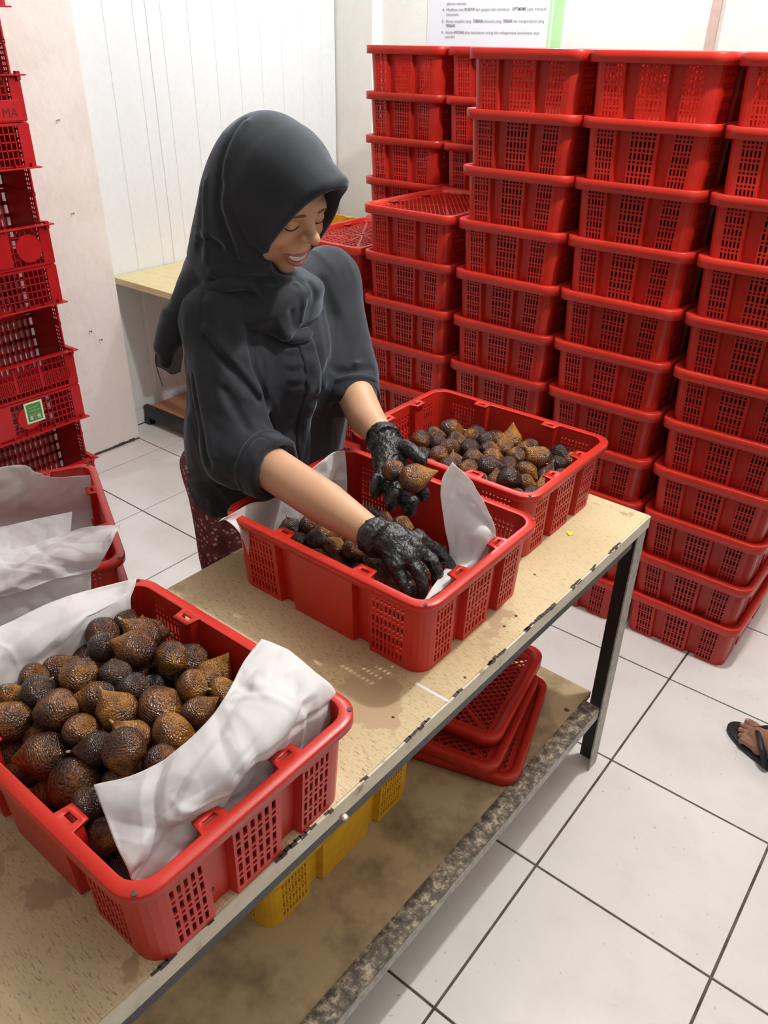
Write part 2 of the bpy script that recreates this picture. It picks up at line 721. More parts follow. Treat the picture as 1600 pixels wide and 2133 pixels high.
def mk_floral():
    mt, nt, bs = mat('burgundy_floral_cloth')
    v = coords(nt)
    vo = N(nt, 'ShaderNodeTexVoronoi')
    vo.inputs['Scale'].default_value = 85
    nt.links.new(v, vo.inputs['Vector'])
    g = noise(nt, v, 24, 3)
    fl = ramp(nt, vo.outputs['Distance'], [(.26, (1, 1, 1)), (.36, (0, 0, 0))])
    base = ramp(nt, g, [(.35, (.11, .02, .028)), (.65, (.27, .075, .09))])
    gm = ramp(nt, g, [(.40, (0,) * 3), (.5, (1,) * 3)])
    mm = N(nt, 'ShaderNodeMath', operation='MULTIPLY')
    nt.links.new(fl.outputs[0], mm.inputs[0])
    nt.links.new(gm.outputs[0], mm.inputs[1])
    c = mixc(nt, mm.outputs[0], base.outputs[0], (.62, .50, .45))
    nt.links.new(c, bs.inputs['Base Color'])
    bs.inputs['Roughness'].default_value = .8
    return mt


M_FLORAL = mk_floral()


def mk_chiffon():
    mt, nt, bs = mat('sheer_black_chiffon')
    v = coords(nt)
    bs.inputs['Base Color'].default_value = (.012, .012, .013, 1)
    bs.inputs['Roughness'].default_value = .7
    f = noise(nt, v, 900, 1)
    r = ramp(nt, f, [(.4, (.5,) * 3), (.6, (.66,) * 3)])
    tr = N(nt, 'ShaderNodeBsdfTransparent')
    ms = nt.nodes.new('ShaderNodeMixShader')
    nt.links.new(r.outputs[0], ms.inputs[0])
    nt.links.new(tr.outputs[0], ms.inputs[1])
    nt.links.new(bs.outputs[0], ms.inputs[2])
    nt.links.new(ms.outputs[0], nt.nodes['Material Output'].inputs[0])
    return mt


M_CHIFFON = mk_chiffon()
M_DENIM = plain('dark_denim', (.03, .04, .07), .8, nscale=400, var=.2)
M_GREYSHIRT = plain('grey_tshirt', (.22, .22, .22), .85, nscale=300, var=.1)
M_RUBBER = plain('black_rubber', (.012, .014, .017), .55, nscale=80, var=.3)
M_NAIL = plain('steel_nail', (.5, .48, .45), .35, .8)
M_INK = plain('grey_ink', (.22, .22, .23), .8, var=.05, bumps=0)
M_INKB = plain('dark_ink', (.12, .12, .13), .8, var=.05, bumps=0)
M_GREEN = plain('green_print', (.055, .26, .07), .5, var=.06, bumps=0)
M_CREAM = plain('cream_sticker', (.74, .72, .5), .5, var=.05, bumps=0)
M_ORANGEINK = plain('orange_ink', (.6, .22, .05), .6, var=.05, bumps=0)
M_POSTER = plain('poster_paper', (.78, .78, .84), .45, nscale=4, var=.03, bumps=.03)
M_LGREEN = plain('pale_green_print', (.42, .70, .36), .5, nscale=3, var=.25, bumps=0)
M_MARK = plain('dark_red_marker', (.10, .004, .006), .6, bumps=0)
M_BRIGHT = plain('bright_yellow_scrap', (.85, .78, .03), .5, bumps=0)

# ================================================================== ROOM
XL, XR, YF, YB, ZC = -2.69, 4.4, -5.6, 2.45, 3.1


def simple_box(name, lo, hi, mt, parent=None, bevel=0.0):
    bm = bmesh.new()
    lo, hi = Vector(lo), Vector(hi)
    box(bm, lo, hi, bevel)
    return bm_obj(name, bm, mt, parent)


floor = structure(simple_box('floor', (XL - .1, YF - .1, -.12), (XR + .1, YB + .1, -.004), M_GROUT))
structure(simple_box('ceiling', (XL - .1, YF - .1, ZC), (XR + .1, YB + .1, ZC + .1), M_CEIL))
wall_left = structure(simple_box('wall_left', (XL - .1, YF, 0), (XL - .012, YB, ZC), M_WALL))
wall_back = structure(simple_box('wall_back', (XL - .1, YB, 0), (XR + .1, YB + .1, ZC), M_WALL))
structure(simple_box('wall_right', (XR, YF, 0), (XR + .1, YB, ZC), M_WALL))
structure(simple_box('wall_front', (XL - .1, YF - .1, 0), (XR + .1, YF, ZC), M_WALL))

# floor tiles (40 cm), each one a piece of the floor
bm = bmesh.new()
box(bm, (-.1972, -.1972, -.010), (.1972, .1972, 0), .0012)
tile0 = bm_obj('tile', bm, M_TILE, floor)
bm = bmesh.new()
box(bm, (-.1415, -.1972, -.010), (.1415, .1972, 0), .0012)
tile_cut = bm_obj('tile', bm, M_TILE, floor)
first = True
used_cut = False
for i in range(-6, 6):
    for j in range(-6, 6):
        c = tile0 if first else tile0.copy()
        if not first:
            COL.objects.link(c)
        first = False
        c.location = ((i + .5) * .4, (j + .5) * .4, random.uniform(-.0004, 0))
        c.rotation_euler = (0, 0, random.choice((0, math.pi)))
for j in range(-6, 6):
    c = tile_cut if not used_cut else tile_cut.copy()
    if used_cut:
        COL.objects.link(c)
    used_cut = True
    c.location = (-2.5445, (j + .5) * .4, -.0002)

# pillar / wall return beside the crate tower
pil_v = []
bm = bmesh.new()
box(bm, (XL - .05, YF, 0), (-2.56, .805, ZC), .006)
bmesh.ops.subdivide_edges(bm, edges=[e for e in bm.edges if e.calc_length() > 1], cuts=14, use_grid_fill=True)
pillar = structure(bm_obj('wall_pillar', bm, M_PILLAR))
# worn gap along the foot of the pillar
bm = bmesh.new()
for k in range(9):
    y = .575 + k * .026
    box(bm, (-2.565, y - .016, .0005), (-2.5580 + .003 * random.random(), y + .016, .006 + .008 * random.random()), .001)
o = bm_obj('trim_3', bm, M_CHIP_HOLE)
structure(o)

# wall cladding: ribbed white panels, each board a piece of the wall
ys = [.80, 1.008, 1.147, 1.283, 1.422, 1.560, 1.698, 1.836, 1.974, 2.112, 2.25, 2.372]
for a, b in zip(ys, ys[1:]):
    bm = bmesh.new()
    box(bm, (XL - .013, a + .0085, .075), (XL, b - .0085, ZC), .0028)
    box(bm, (XL - .0130, a - .0100, .0755), (XL - .0024, a + .0100, ZC - .001), 0)
    bm_obj('panel', bm, M_PANEL, wall_left)
bm = bmesh.new()
pts = []
for k in range(24):
    z = .5 + k * .1
    pts.append((XL + .001, 1.218 + random.uniform(-.0012, .0012), z))
tube(bm, pts, .0022, 6)
bm_obj('sealant_bead', bm, M_POSTER, wall_left)
# low tiled skirting under the cladding
bb = structure(simple_box('baseboard_left', (XL - .012, .805, 0), (XL + .001, 2.372, .022), M_GROUT))
for k in range(8):
    y = .806 + k * .2
    simple_box('tile', (XL - .012, y, .004), (XL + .004, min(y + .197, 2.372), .074), M_TILE, bb, .0012)

# pilaster in the corner, ledge along the back wall, batten
structure(simple_box('wall_pilaster', (XL - .01, 2.372, 0), (-2.45, YB + .01, ZC), M_WALL, None, .004))
structure(simple_box('trim_1', (-2.449, 2.28, 0), (XR, YB, .79), M_WALL, None, .006))
structure(simple_box('trim_2', (-.835, YB - .012, .79), (-.798, YB, ZC), M_TRIM, None, .002))


def text(name, body, loc, width, height, mt, parent, rot, bold=False, just=True):
    cu = bpy.data.curves.new(name, 'FONT')
    cu.body = body
    cu.size = 1.0
    cu.extrude = .0
    cu.resolution_u = 2
    if bold:
        cu.offset = .012
    o = bpy.data.objects.new(name, cu)
    COL.objects.link(o)
    dg = bpy.context.evaluated_depsgraph_get()
    me = bpy.data.meshes.new_from_object(o.evaluated_get(dg))
    me.name = name
    bpy.data.objects.remove(o)
    xs = [v.co.x for v in me.vertices]
    w = max(xs) - min(xs)
    x0 = min(xs)
    sx = width / w if just else height
    for v in me.vertices:
        v.co = Vector(((v.co.x - x0) * sx, v.co.y * height, 0))
    me.materials.clear()
    me.materials.append(mt)
    t = bpy.data.objects.new(name, me)
    COL.objects.link(t)
    t.matrix_world = Matrix.Translation(loc) @ rot.to_matrix().to_4x4()
    if parent:
        t.parent = parent
        t.matrix_parent_inverse = parent.matrix_world.inverted()
    return t


# poster with house rules on the back wall
poster = empty('poster', (-1.815, YB - .002, 1.57))
tag(poster, 'white poster of numbered house rules with green right edge on the back wall', 'poster')
bpy.context.view_layer.update()
bm = bmesh.new()
box(bm, (-.36, -.002, 0), (.36, .001, 1.0))
bm_obj('sheet', bm, M_POSTER, poster)
bm = bmesh.new()
box(bm, (.285, -.0028, 0), (.356, -.002, 1.0))
bm_obj('green_border', bm, M_LGREEN, poster)
bm = bmesh.new()
box(bm, (.297, -.0034, 0), (.304, -.0028, 1.0))
bm_obj('white_stripe', bm, M_POSTER, poster)
RX = Euler((math.pi / 2, 0, 0))
yt = YB - .0062
LH = .0165


def rule(z, segs, x0=-2.066, x1=-1.538):
    """one justified line made of (text, bold) pieces spread over x0..x1"""
    n = sum(len(s) for s, _ in segs)
    full = x1 - x0
    x = x0
    for s, b in segs:
        w = full * len(s) / n
        text('lettering', s, Vector((x, yt, z)), w * .93, LH, M_INKB if b else M_INK, poster, RX, b)
        x += w


def short(z, s, x0=-2.066, b=False):
    text('lettering', s, Vector((x0, yt, z)), 0.0078 * len(s), LH, M_INKB if b else M_INK, poster, RX, b)


short(1.768, 'pikiran mereka')
short(1.7445, '4.', -2.09)
rule(1.7445, [('Melihat sisi', 0), ('POSITIF', 1), ('dari apapun dan membuat', 0), ('OPTIMISME', 1), ('saya menjadi', 0)])
short(1.7265, 'kenyataan')
short(1.6995, '5.', -2.09)
rule(1.6995, [('Hanya berpikir yang', 0), ('TERBAIK,', 1), ('bekerja yang', 0), ('TERBAIK', 1), ('dan mengharapkan yang', 0)])
short(1.6815, 'TERBAIK', b=True)
short(1.6555, '6.', -2.09)
rule(1.6555, [('Selalu', 0), ('ANTUSIAS', 1), ('atas kesuksesan orang lain sebagaimana kesuksesan saya', 0)])
short(1.6375, 'sendiri')

# nails in the pillar
for k, (y, z, wh) in enumerate([(.663, 1.348, 'highest of four on'), (.654, 1.021, 'second from the top on'), (.640, .553, 'lower left of the close pair on'), (.682, .507, 'lower right of the close pair on')]):
    bm = bmesh.new()
    tube(bm, [(-2.562, y, z), (-2.545, y + .001, z + .002)], .0018, 6)
    tube(bm, [(-2.545, y + .001, z + .002), (-2.542, y + .001, z + .0022)], [.0045, .004], 8)
    o = bm_obj('nail', bm, M_NAIL)
    tag(o, 'small steel nail, %s the pinkish wall' % wh, 'nail', 'nails in the pillar')

# ================================================================== WORK TABLE
table = empty('work_table', (-.0266, .375, 0), -.0225)
tag(table, 'long cream painted work table with chipped edge and lower shelf on angle-iron legs', 'table')
W, L = .5625, 1.95
bm = bmesh.new()
box(bm, (-W + .001, -L, .722), (-.004, 0, .75), .0015)
bm_obj('tabletop', bm, M_TABLE, table)
bm = bmesh.new()
box(bm, (-.004, -L, .7205), (0, 0, .7492), .001)
bm_obj('front_edging', bm, M_EDGE, table)
# chips along the front edge
bm = bmesh.new()
chips = [(-.17, .05), (-.26, .02), (-.33, .035), (-.46, .10), (-.505, .015), (-.60, .05), (-.62, .012), (-.71, .02), (-.80, .035), (-.83, .02), (-.93, .012), (-1.0, .012), (-1.06, .07), (-1.2, .015), (-1.26, .03)]
for y, l in chips:
    n = max(2, int(l / .008))
    for k in range(n):
        yy = y - l / 2 + l * (k + .5) / n
        w = random.uniform(.0012, .0042) * (1 - abs(2 * (k + .5) / n - 1) * .5)
        x0 = -.0035 + random.uniform(-.0012, .0012)
        q = Matrix.Rotation(random.uniform(-.12, .12), 3, 'Z')
        box(bm, (x0 - w / 2, yy - l / n * .62, .7488), (x0 + w / 2 + .002, yy + l / n * .62, .7503), 0, q)
        if random.random() < .45:
            box(bm, (-.0004, yy - l / n * .6, .7502 - random.uniform(.002, .006)), (.0004, yy + l / n * .6, .7499))
o = bm_obj('chipped_edge', bm, M_CHIP_HOLE, table)
o['kind'] = 'stuff'
# metal frame under the top
bm = bmesh.new()
box(bm, (-W + .02, -L + .01, .690), (-W + .05, -.008, .7205))
box(bm, (-.05, -L + .01, .690), (-.008, -.008, .7205))
box(bm, (-W + .05, -.04, .690), (-.05, -.008, .7205))
box(bm, (-W + .05, -L + .01, .690), (-.05, -L + .04, .7205))
bm_obj('top_frame', bm, M_BLACK, table)


def leg(x, y, sx, sy):
    """L-angle leg with its corner at x,y; flanges run along sx, sy"""
    bm = bmesh.new()
    lo = (min(x, x + sx * .042), min(y, y + sy * .004), 0)
    hi = (max(x, x + sx * .042), max(y, y + sy * .004), .72)
    box(bm, lo, hi, .0008)
    a = bm_obj('leg', bm, M_BLACK, table)
    bm = bmesh.new()
    lo = (min(x, x - sx * .004), min(y, y + sy * .042), 0)
    hi = (max(x, x - sx * .004), max(y, y + sy * .042), .72)
    box(bm, lo, hi, .0008)
    f = bm_obj('flange', bm, M_ANGLE, a)
    f['label'] = 'scuffed grey side flange'


leg(-.006, -.006, -1, -1)
leg(-W + .010, -.006, 1, -1)
leg(-.006, -L + .006, -1, 1)
leg(-W + .010, -L + .006, 1, 1)
bm = bmesh.new()
box(bm, (-W + .012, -L + .008, .200), (-.050, -.010, .220), .001)
bm_obj('shelf', bm, M_SHELF, table)
bm = bmesh.new()
box(bm, (-.050, -L + .05, .214), (-.0065, -.05, .2215), .0008)
bm_obj('shelf_rail', bm, M_RUST, table)
bm = bmesh.new()
box(bm, (-.0105, -L + .05, .186), (-.0065, -.05, .2140), .0006)
bm_obj('rail_flange', bm, M_ANGLE, table)

# bits on the table top
bm = bmesh.new()
bmesh.ops.create_uvsphere(bm, u_segments=12, v_segments=8, radius=.0062)
for v in bm.verts:
    v.co.z = max(v.co.z * .55, -.0003)
    v.co += Vector((-.030, -.619, .7503))
tag(bm_obj('bolt_head', bm, M_NAIL), 'round grey bolt head in the table top near the front edge', 'bolt')
bm = bmesh.new()
for k, (dx, dy, rz) in enumerate([(0, 0, .3), (.005, -.004, 1.2)]):
    q = Matrix.Rotation(rz, 3, 'Z') @ Matrix.Rotation(.25, 3, 'X')
    box(bm, (-.13 + dx - .005, .197 + dy - .003, .7515), (-.13 + dx + .005, .197 + dy + .003, .7525), 0, q)
tag(bm_obj('leaf_scrap', bm, M_BRIGHT), 'tiny bright yellow scrap on the table near the back crate', 'scrap')
bm = bmesh.new()
q = Matrix.Rotation(-.0, 3, 'Z')
box(bm, (-.108, -.3625, .7498), (-.045, -.3575, .7502))
tag(bm_obj('paint_line', bm, M_POSTER), 'thin white painted line across the table beside the middle crate', 'mark')
random.seed(21)
spots = [(-.074, -.15), (-.073, -.112), (-.039, -.082), (-.16, -.05), (-.11, .02), (-.055, -.30), (-.09, -.44), (-.20, -.46)]
CRUMB = ['left of the pair by the middle crate corner', 'right of the pair by the middle crate corner', 'closest to the chipped edge beside the middle crate', 'against the right end of the middle crate', 'between the far crate and the table edge', 'just right of the white painted line', 'near the front crate corner by the edge', 'between the front and middle crates']
for k, (x, y) in enumerate(spots):
    bm = bmesh.new()
    bmesh.ops.create_icosphere(bm, subdivisions=1, radius=.0024)
    for v in bm.verts:
        v.co = Vector((v.co.x * random.uniform(.8, 1.6) + x, v.co.y * random.uniform(.7, 1.3) + y, .7503 + max(v.co.z, -.0006) * .6))
    tag(bm_obj('dirt_crumb', bm, M_CHIP_HOLE), 'dark dirt crumb on the table top, %s' % CRUMB[k], 'crumb', 'crumbs on the table top')
bm = bmesh.new()
bmesh.ops.create_icosphere(bm, subdivisions=1, radius=.008)
for v in bm.verts:
    v.co = Vector((v.co.x - .094, v.co.y * .7 + .268, .2203 + max(v.co.z, -.0004) * .5))
tag(bm_obj('dirt_clump', bm, M_CHIP_HOLE), 'dark clump of dirt on the lower shelf near the leg', 'dirt')

# ================================================================== SIDE TABLE BEHIND THE WOMAN
st = empty('side_table', (-2.36, 1.55, 0))
tag(st, 'pale pine topped table with dark frame against the white panelled wall', 'table')
simple_box('tabletop', (-.325, -.68, .688), (.31, .70, .716), M_PINE, st, .002)
simple_box('lower_shelf', (-.30, -.60, .070), (.29, .64, .090), M_ORANGE, st, .002)
bm = bmesh.new()
box(bm, (-.318, -.625, .035), (.30, -.600, .095), .002)
box(bm, (-.318, .640, .035), (.30, .665, .095), .002)
box(bm, (.29, -.600, .035), (.312, .640, .095), .002)
bm_obj('shelf_frame', bm, M_BLACK, st)
for x in (-.30, .28):
    for y in (-.612, .652):
        if x < 0 and y < 0:
            y0 = y
        bm = bmesh.new()
        box(bm, (x - .018, y - .018, .0), (x + .018, y + .018, .035 if y < 0 and x < 0 else .688), .003)
        bm_obj('leg', bm, M_BLACK, st)

# ================================================================== VENTED CRATES AND LIDS
AB, BB, AT, BT, RC, HC = .208, .153, .2145, .160, .030, .147
TH = .003


def side_stations(segs, length):
    """[(s, inset, hole_to_next)]"""
    tot = sum(w for _, w, _ in segs)
    k = length / tot
    s = -length / 2
    out = []
    for typ, w, n in segs:
        w *= k
        if typ == 'solid':
            out.append((s, 0, False))
        elif typ == 'vent':
            p = w / n
            for q in range(n):
                out.append((s + q * p, 0, True))
                out.append((s + q * p + p * .54, 0, False))
        elif typ == 'chan':
            for f, ins in ((0, 0), (.08, .013), (.26, .013), (.74, .013), (.92, .013)):
                out.append((s + f * w, ins, False))
        s += w
    return out


LONG = [('solid', .006, 0), ('vent', .066, 8), ('solid', .006, 0), ('chan', .036, 0), ('solid', .138, 0), ('chan', .036, 0), ('solid', .006, 0), ('vent', .066, 8), ('solid', .006, 0)]
SHORT = [('solid', .004, 0), ('vent', .046, 5), ('solid', .004, 0), ('chan', .036, 0), ('solid', .004, 0), ('vent', .066, 6), ('solid', .004, 0), ('chan', .036, 0), ('solid', .004, 0), ('vent', .046, 5), ('solid', .004, 0)]


def crate_path():
    """list of (kind, side, s or angle, inset, hole, chan_mid)"""
    P = []
    for side in range(4):
        segs, ln = (LONG, 2 * (AB - RC)) if side % 2 == 0 else (SHORT, 2 * (BB - RC))
        sts = side_stations(segs, ln)
        for i, (s, ins, hole) in enumerate(sts):
            nxt = sts[i + 1][1] if i + 1 < len(sts) else 0
            mid = ins > 0 and nxt > 0 and abs(sts[i + 1][0] - s) > .012
            P.append(('s', side, s, ins, hole, mid))
        P.append(('s', side, ln / 2, 0, False, False))
        for k in range(1, 5):
            P.append(('c', side, k / 5 * math.pi / 2, 0, False, False))
    return P


PATH = crate_path()


def path_xy(off, t, extra=0.0, chan=None):
    """outline at height fraction t; off = inward offset (m), extra inset on channels"""
    a, b = AB + (AT - AB) * t, BB + (BT - BB) * t
    out = []
    for kind, side, s, ins, hole, mid in PATH:
        al, bl = (a, b) if side % 2 == 0 else (b, a)
        rc = RC
        if kind == 's':
            l0 = (AB if side % 2 == 0 else BB) - RC
            u = s * (al - rc) / l0
            i = (ins if chan is None else (chan if ins > 0 else 0))
            v = -(bl - i - off)
        else:
            r = rc - off
            u = (al - rc) + r * math.sin(s)
            v = -(bl - rc) - r * math.cos(s)
        ca, sa = ((1, 0), (0, 1), (-1, 0), (0, -1))[side]
        out.append((u * ca - v * sa, u * sa + v * ca))
    return np.array(out)


rows = [(0.0, False), (.010, True)]
z = .010
zl = [0.0]
zhole = [False]
for typ in 'TsTsTsTss':
    h = .0145 if typ == 'T' else .0055
    zl.append(z)
    zhole.append(True)
    zl.append(z + h)
    zhole.append(False)
    z += h + .004
zl.append(HC)
zl = np.array(zl)
A = np.zeros((len(PATH), len(zl), 3))
B = np.zeros_like(A)
for j, zz in enumerate(zl):
    A[:, j, :2] = path_xy(0, zz / .15)
    B[:, j, :2] = path_xy(TH, zz / .15)
    A[:, j, 2] = B[:, j, 2] = zz
hole_u = np.array([q[4] for q in PATH])
mask = ~(hole_u[:, None] & np.array(zhole)[None, :])
V, Fc = shell(A, B, mask, True)
# crate floor
n0 = len(V)
fl = path_xy(TH * .5, 0)
nf = len(fl)
Vf = np.concatenate([np.c_[fl, np.full(nf, .001)], np.c_[fl, np.full(nf, .004)]])
Vall = np.concatenate([V, Vf])
faces = [tuple(f) for f in Fc.tolist()]
faces.append(tuple(range(n0 + nf - 1, n0 - 1, -1)))
faces.append(tuple(range(n0 + nf, n0 + 2 * nf)))
crate0 = empty('crate')
mesh_np('crate_body', Vall, faces, M_RED, crate0)


def outline(a, b, r):
    out = []
    for kind, side, s, ins, hole, mid in PATH:
        al, bl = (a, b) if side % 2 == 0 else (b, a)
        if kind == 's':
            l0 = (AB if side % 2 == 0 else BB) - RC
            u, v = s * (al - r) / l0, -bl
        else:
            u, v = (al - r) + r * math.sin(s), -(bl - r) - r * math.cos(s)
        ca, sa = ((1, 0), (0, 1), (-1, 0), (0, -1))[side]
        out.append((u * ca - v * sa, u * sa + v * ca))
    return np.array(out)


# rim with slotted tabs over the channels
prof = []
inner = path_xy(TH, 1.0, chan=.020)
mid1 = path_xy(0.0015, 1.0, chan=.0135)
mid2 = path_xy(0.0005, 1.0, chan=.0075)
wall = path_xy(-.001, 1.0, chan=0)
lip = outline(.2262, .1718, .036)
lip2 = outline(.2275, .173, .037)
prof = [(inner, .1500), (mid1, .1503), (mid2, .1503), (wall, .1503), (lip, .1500), (lip2, .1485), (lip2, .136)]
A = np.stack([np.c_[q, np.full(len(q), zz)] for q, zz in prof], 1)
ins2 = outline(.2250, .1705, .0345)
prof2 = [(inner, .1468), (mid1, .1468), (mid2, .1468), (wall, .1468), (outline(.2240, .1695, .034), .1468), (ins2, .1462), (ins2, .136)]
B = np.stack([np.c_[q, np.full(len(q), zz)] for q, zz in prof2], 1)
mask = np.ones((len(PATH), len(prof) - 1), bool)
for i, q in enumerate(PATH):
    if q[5]:
        mask[i, 1] = False
V, Fc = shell(A[:, ::-1], B[:, ::-1], mask[:, ::-1], True)
rim0 = mesh_np('rim', V, Fc, M_RED, crate0)
bm = bmesh.new()
for sx in (-1, 1):
    for sy in (-1, 1):
        c = bmesh.ops.create_cone(bm, cap_ends=True, segments=10, radius1=.0034, radius2=.0034, depth=.0012)
        for v in c['verts']:
            v.co += Vector((sx * .2135, sy * .159, .15035))
bm_obj('corner_hole_shade', bm, M_CHIP_HOLE, rim0)  # solid dark discs painted as the shade inside the rim's corner holes

# lid: frame with skirt + lattice panel
lid0 = empty('crate_lid')
o1 = outline(.2095, .1545, .03)
o2 = outline(.2125, .1575, .032)
o3 = outline(.2285, .1735, .038)
o4 = outline(.2305, .1755, .040)
o5 = outline(.2300, .1750, .040)
prof = [(o1, .1420), (o1, .1440), (o2, .1550), (o3, .1563), (o4, .1548), (o5, .130)]
A = np.stack([np.c_[q, np.full(len(q), zz)] for q, zz in prof], 1)
i4 = outline(.2288, .1738, .0385)
prof2 = [(outline(.2075, .1525, .029), .1420), (outline(.2080, .153, .029), .1430), (outline(.2115, .1565, .031), .1537), (outline(.228, .173, .0375), .1546), (i4, .1530), (i4, .130)]
B = np.stack([np.c_[q, np.full(len(q), zz)] for q, zz in prof2], 1)
V, Fc = shell(A[:, ::-1], B[:, ::-1], np.ones((len(PATH), 5), bool), True)
mesh_np('lid_frame', V, Fc, M_LID, lid0)


def lattice(bm, ax, ay, step, ang, w, z0, z1):
    d = Vector((math.cos(ang), math.sin(ang), 0))
    nrm = Vector((-d.y, d.x, 0))
    ext = abs(ax * nrm.x) + abs(ay * nrm.y)
    k = -int(ext / step)
    while k * step < ext:
        c = nrm * (k * step)
        ts = [-9, 9]
        for lim, cc, dd in ((ax, c.x, d.x), (ay, c.y, d.y)):
            if abs(dd) > 1e-6:
                t1, t2 = sorted(((-lim - cc) / dd, (lim - cc) / dd))
                ts = [max(ts[0], t1), min(ts[1], t2)]
        if ts[1] - ts[0] > .004:
            m_ = c + d * (ts[0] + ts[1]) / 2
            h = (ts[1] - ts[0]) / 2
            q = Matrix.Rotation(ang, 3, 'Z')
            box(bm, (m_.x - h, m_.y - w / 2, z0), (m_.x + h, m_.y + w / 2, z1), 0, q)
        k += 1


bm = bmesh.new()
lattice(bm, .2085, .1535, .0135, math.radians(38), .0034, .1405, .1440)
lattice(bm, .2085, .1535, .0135, math.radians(-38), .0034, .1402, .1437)
for ang in (math.radians(36.4), math.radians(-36.4)):
    q = Matrix.Rotation(ang, 3, 'Z')
    box(bm, (-.255, -.003, .1400), (.255, .003, .1444), 0, q)
box(bm, (-.209, -.1535, .140), (-.196, .1535, .1445))
box(bm, (.196, -.1535, .140), (.209, .1535, .1445))
box(bm, (-.196, -.1535, .140), (.196, -.1415, .1445))
box(bm, (-.196, .1415, .140), (.196, .1535, .1445))
bm_obj('lattice', bm, M_LID, lid0)
# a second lid pattern: square bars with a radiating star
lid1 = empty('crate_lid')
for ch in lid0.children:
    if ch.name.startswith('lid_frame'):
        c = ch.copy()
        COL.objects.link(c)
        c.parent = lid1
bm = bmesh.new()
lattice(bm, .2085, .1535, .0185, 0, .0036, .1402, .1440)
lattice(bm, .2085, .1535, .0185, math.pi / 2, .0036, .1402, .1437)
for ang in (.62, -.62):
    q = Matrix.Rotation(ang, 3, 'Z')
    box(bm, (-.25, -.0035, .1400), (.25, .0035, .1446), 0, q)
for ang in (.32, -.32, 1.1, -1.1):
    q = Matrix.Rotation(ang, 3, 'Z')
    box(bm, (-.12, -.0022, .1400), (.12, .0022, .1446), 0, q)
bm_obj('lattice', bm, M_LID, lid1)

# no part may stick out of the frame: trim lattice vertices to the recess
for lid in (lid0, lid1):
    for ch in lid.children:
        if ch.name.startswith('lattice'):
            for v in ch.data.vertices:
                v.co.x = max(-.2088, min(.2088, v.co.x))
                v.co.y = max(-.1538, min(.1538, v.co.y))

used = {'crate': False, 'lid': False, 'lid1': False}


def put_crate(loc, rz, label, group=None, lid=None):
    o = crate0 if not used['crate'] else copy_tree(crate0)
    used['crate'] = True
    o.location = loc
    o.rotation_euler = (0, 0, rz)
    if lid is not None:
        c = copy_tree(lid, o)
        c.name = 'lid'
    return tag(o, label, 'crate', group)


def put_lid(loc, rz, label, group=None):
    o = lid0 if not used['lid'] else copy_tree(lid0)
    used['lid'] = True
    o.location = loc
    o.rotation_euler = (0, 0, rz)
    return tag(o, label, 'lid', group)



used['crate'] = True
PITCH = .1450
random.seed(5)


def stack(cx, yf, n, where, group, hidden=False, star_top=False):
    for k in range(n):
        dx, dy, a = random.uniform(-.001, .001), random.uniform(-.003, .003), random.uniform(-.004, .004)
        loc = (cx + dx, yf + .2305 + dy, k * PITCH)
        t = n - 1 - k
        if hidden:
            la = 'red lidded crate in %s, mostly hidden' % where
        else:
            pos = 'topmost' if t == 0 else ('at the bottom' if k == 0 else '%s from the top' % ORD[t])
            la = 'red vented crate, %s in %s' % (pos, where)
        rz = math.pi / 2 + a + (math.pi if random.random() < .5 else 0)
        put_crate(loc, rz, la, group, lid1 if star_top and t == 0 else lid0)


stack(-.763, .92, 11, 'the left tall stack behind the table', 'crates of the tall front stacks')
stack(-.408, .92, 11, 'the middle tall stack', 'crates of the tall front stacks')
stack(-.0495, .92, 11, 'the rightmost tall stack', 'crates of the tall front stacks')
stack(-1.1285, .92, 8, 'the shorter lattice-topped stack', 'crates of the shorter stacks')
stack(-1.492, .925, 7, "the lowest stack beside the woman's shoulder", 'crates of the shorter stacks', star_top=True)
stack(-1.512, 1.385, 11, 'the tall stack at the back left', 'crates of the back stacks')
stack(-1.155, 1.385, 11, 'the back stack behind the lattice-topped one', 'crates of the back stacks')
for cx in (-.798, -.44, -.083):
    stack(cx, 1.385, 11, 'the back row behind the tall stacks', 'crates of the hidden back row', hidden=True)

# crates on the table
put_crate((-.263, -.742, .7502), 0, 'red crate full of snake fruit nearest the camera on the table')
put_crate((-.316, -.192, .7502), 0, 'red crate on the table that the woman is filling')
put_crate((-.362, .196, .7502), .0, 'red crate of loose snake fruit at the far end of the table')

# paper-lined crates behind the table
ca, sa = math.cos(-.459), math.sin(-.459)
LX, LY = -1.021, -.498
for k in range(3):
    put_crate((LX, LY, k * PITCH), -.459, 'red lidded crate under the paper-lined crate, %s from the floor' % ORD[k], 'crates under the paper-lined one', lid0)
for k, z in enumerate((.4355, .5180, .6005)):
    la = ['red crate lowest of the three nested below the paper-lined crate', 'red crate nested right under the paper-lined crate', 'red paper-lined empty crate at the left edge behind the table'][k]
    put_crate((LX + .002 * k, LY, z), -.459 + .004 * k, la, None if k == 2 else 'nested crates')

# lids lying on the lower shelf
put_lid((-.336, .076, .0920), .295, 'red lattice lid lying lowest on the lower shelf')
put_lid((-.368, .070, .1185), .22, 'red lattice lid in the middle of the pile on the lower shelf')
put_lid((-.395, .128, .1450), .19, 'red lattice lid topmost of the pile on the lower shelf')

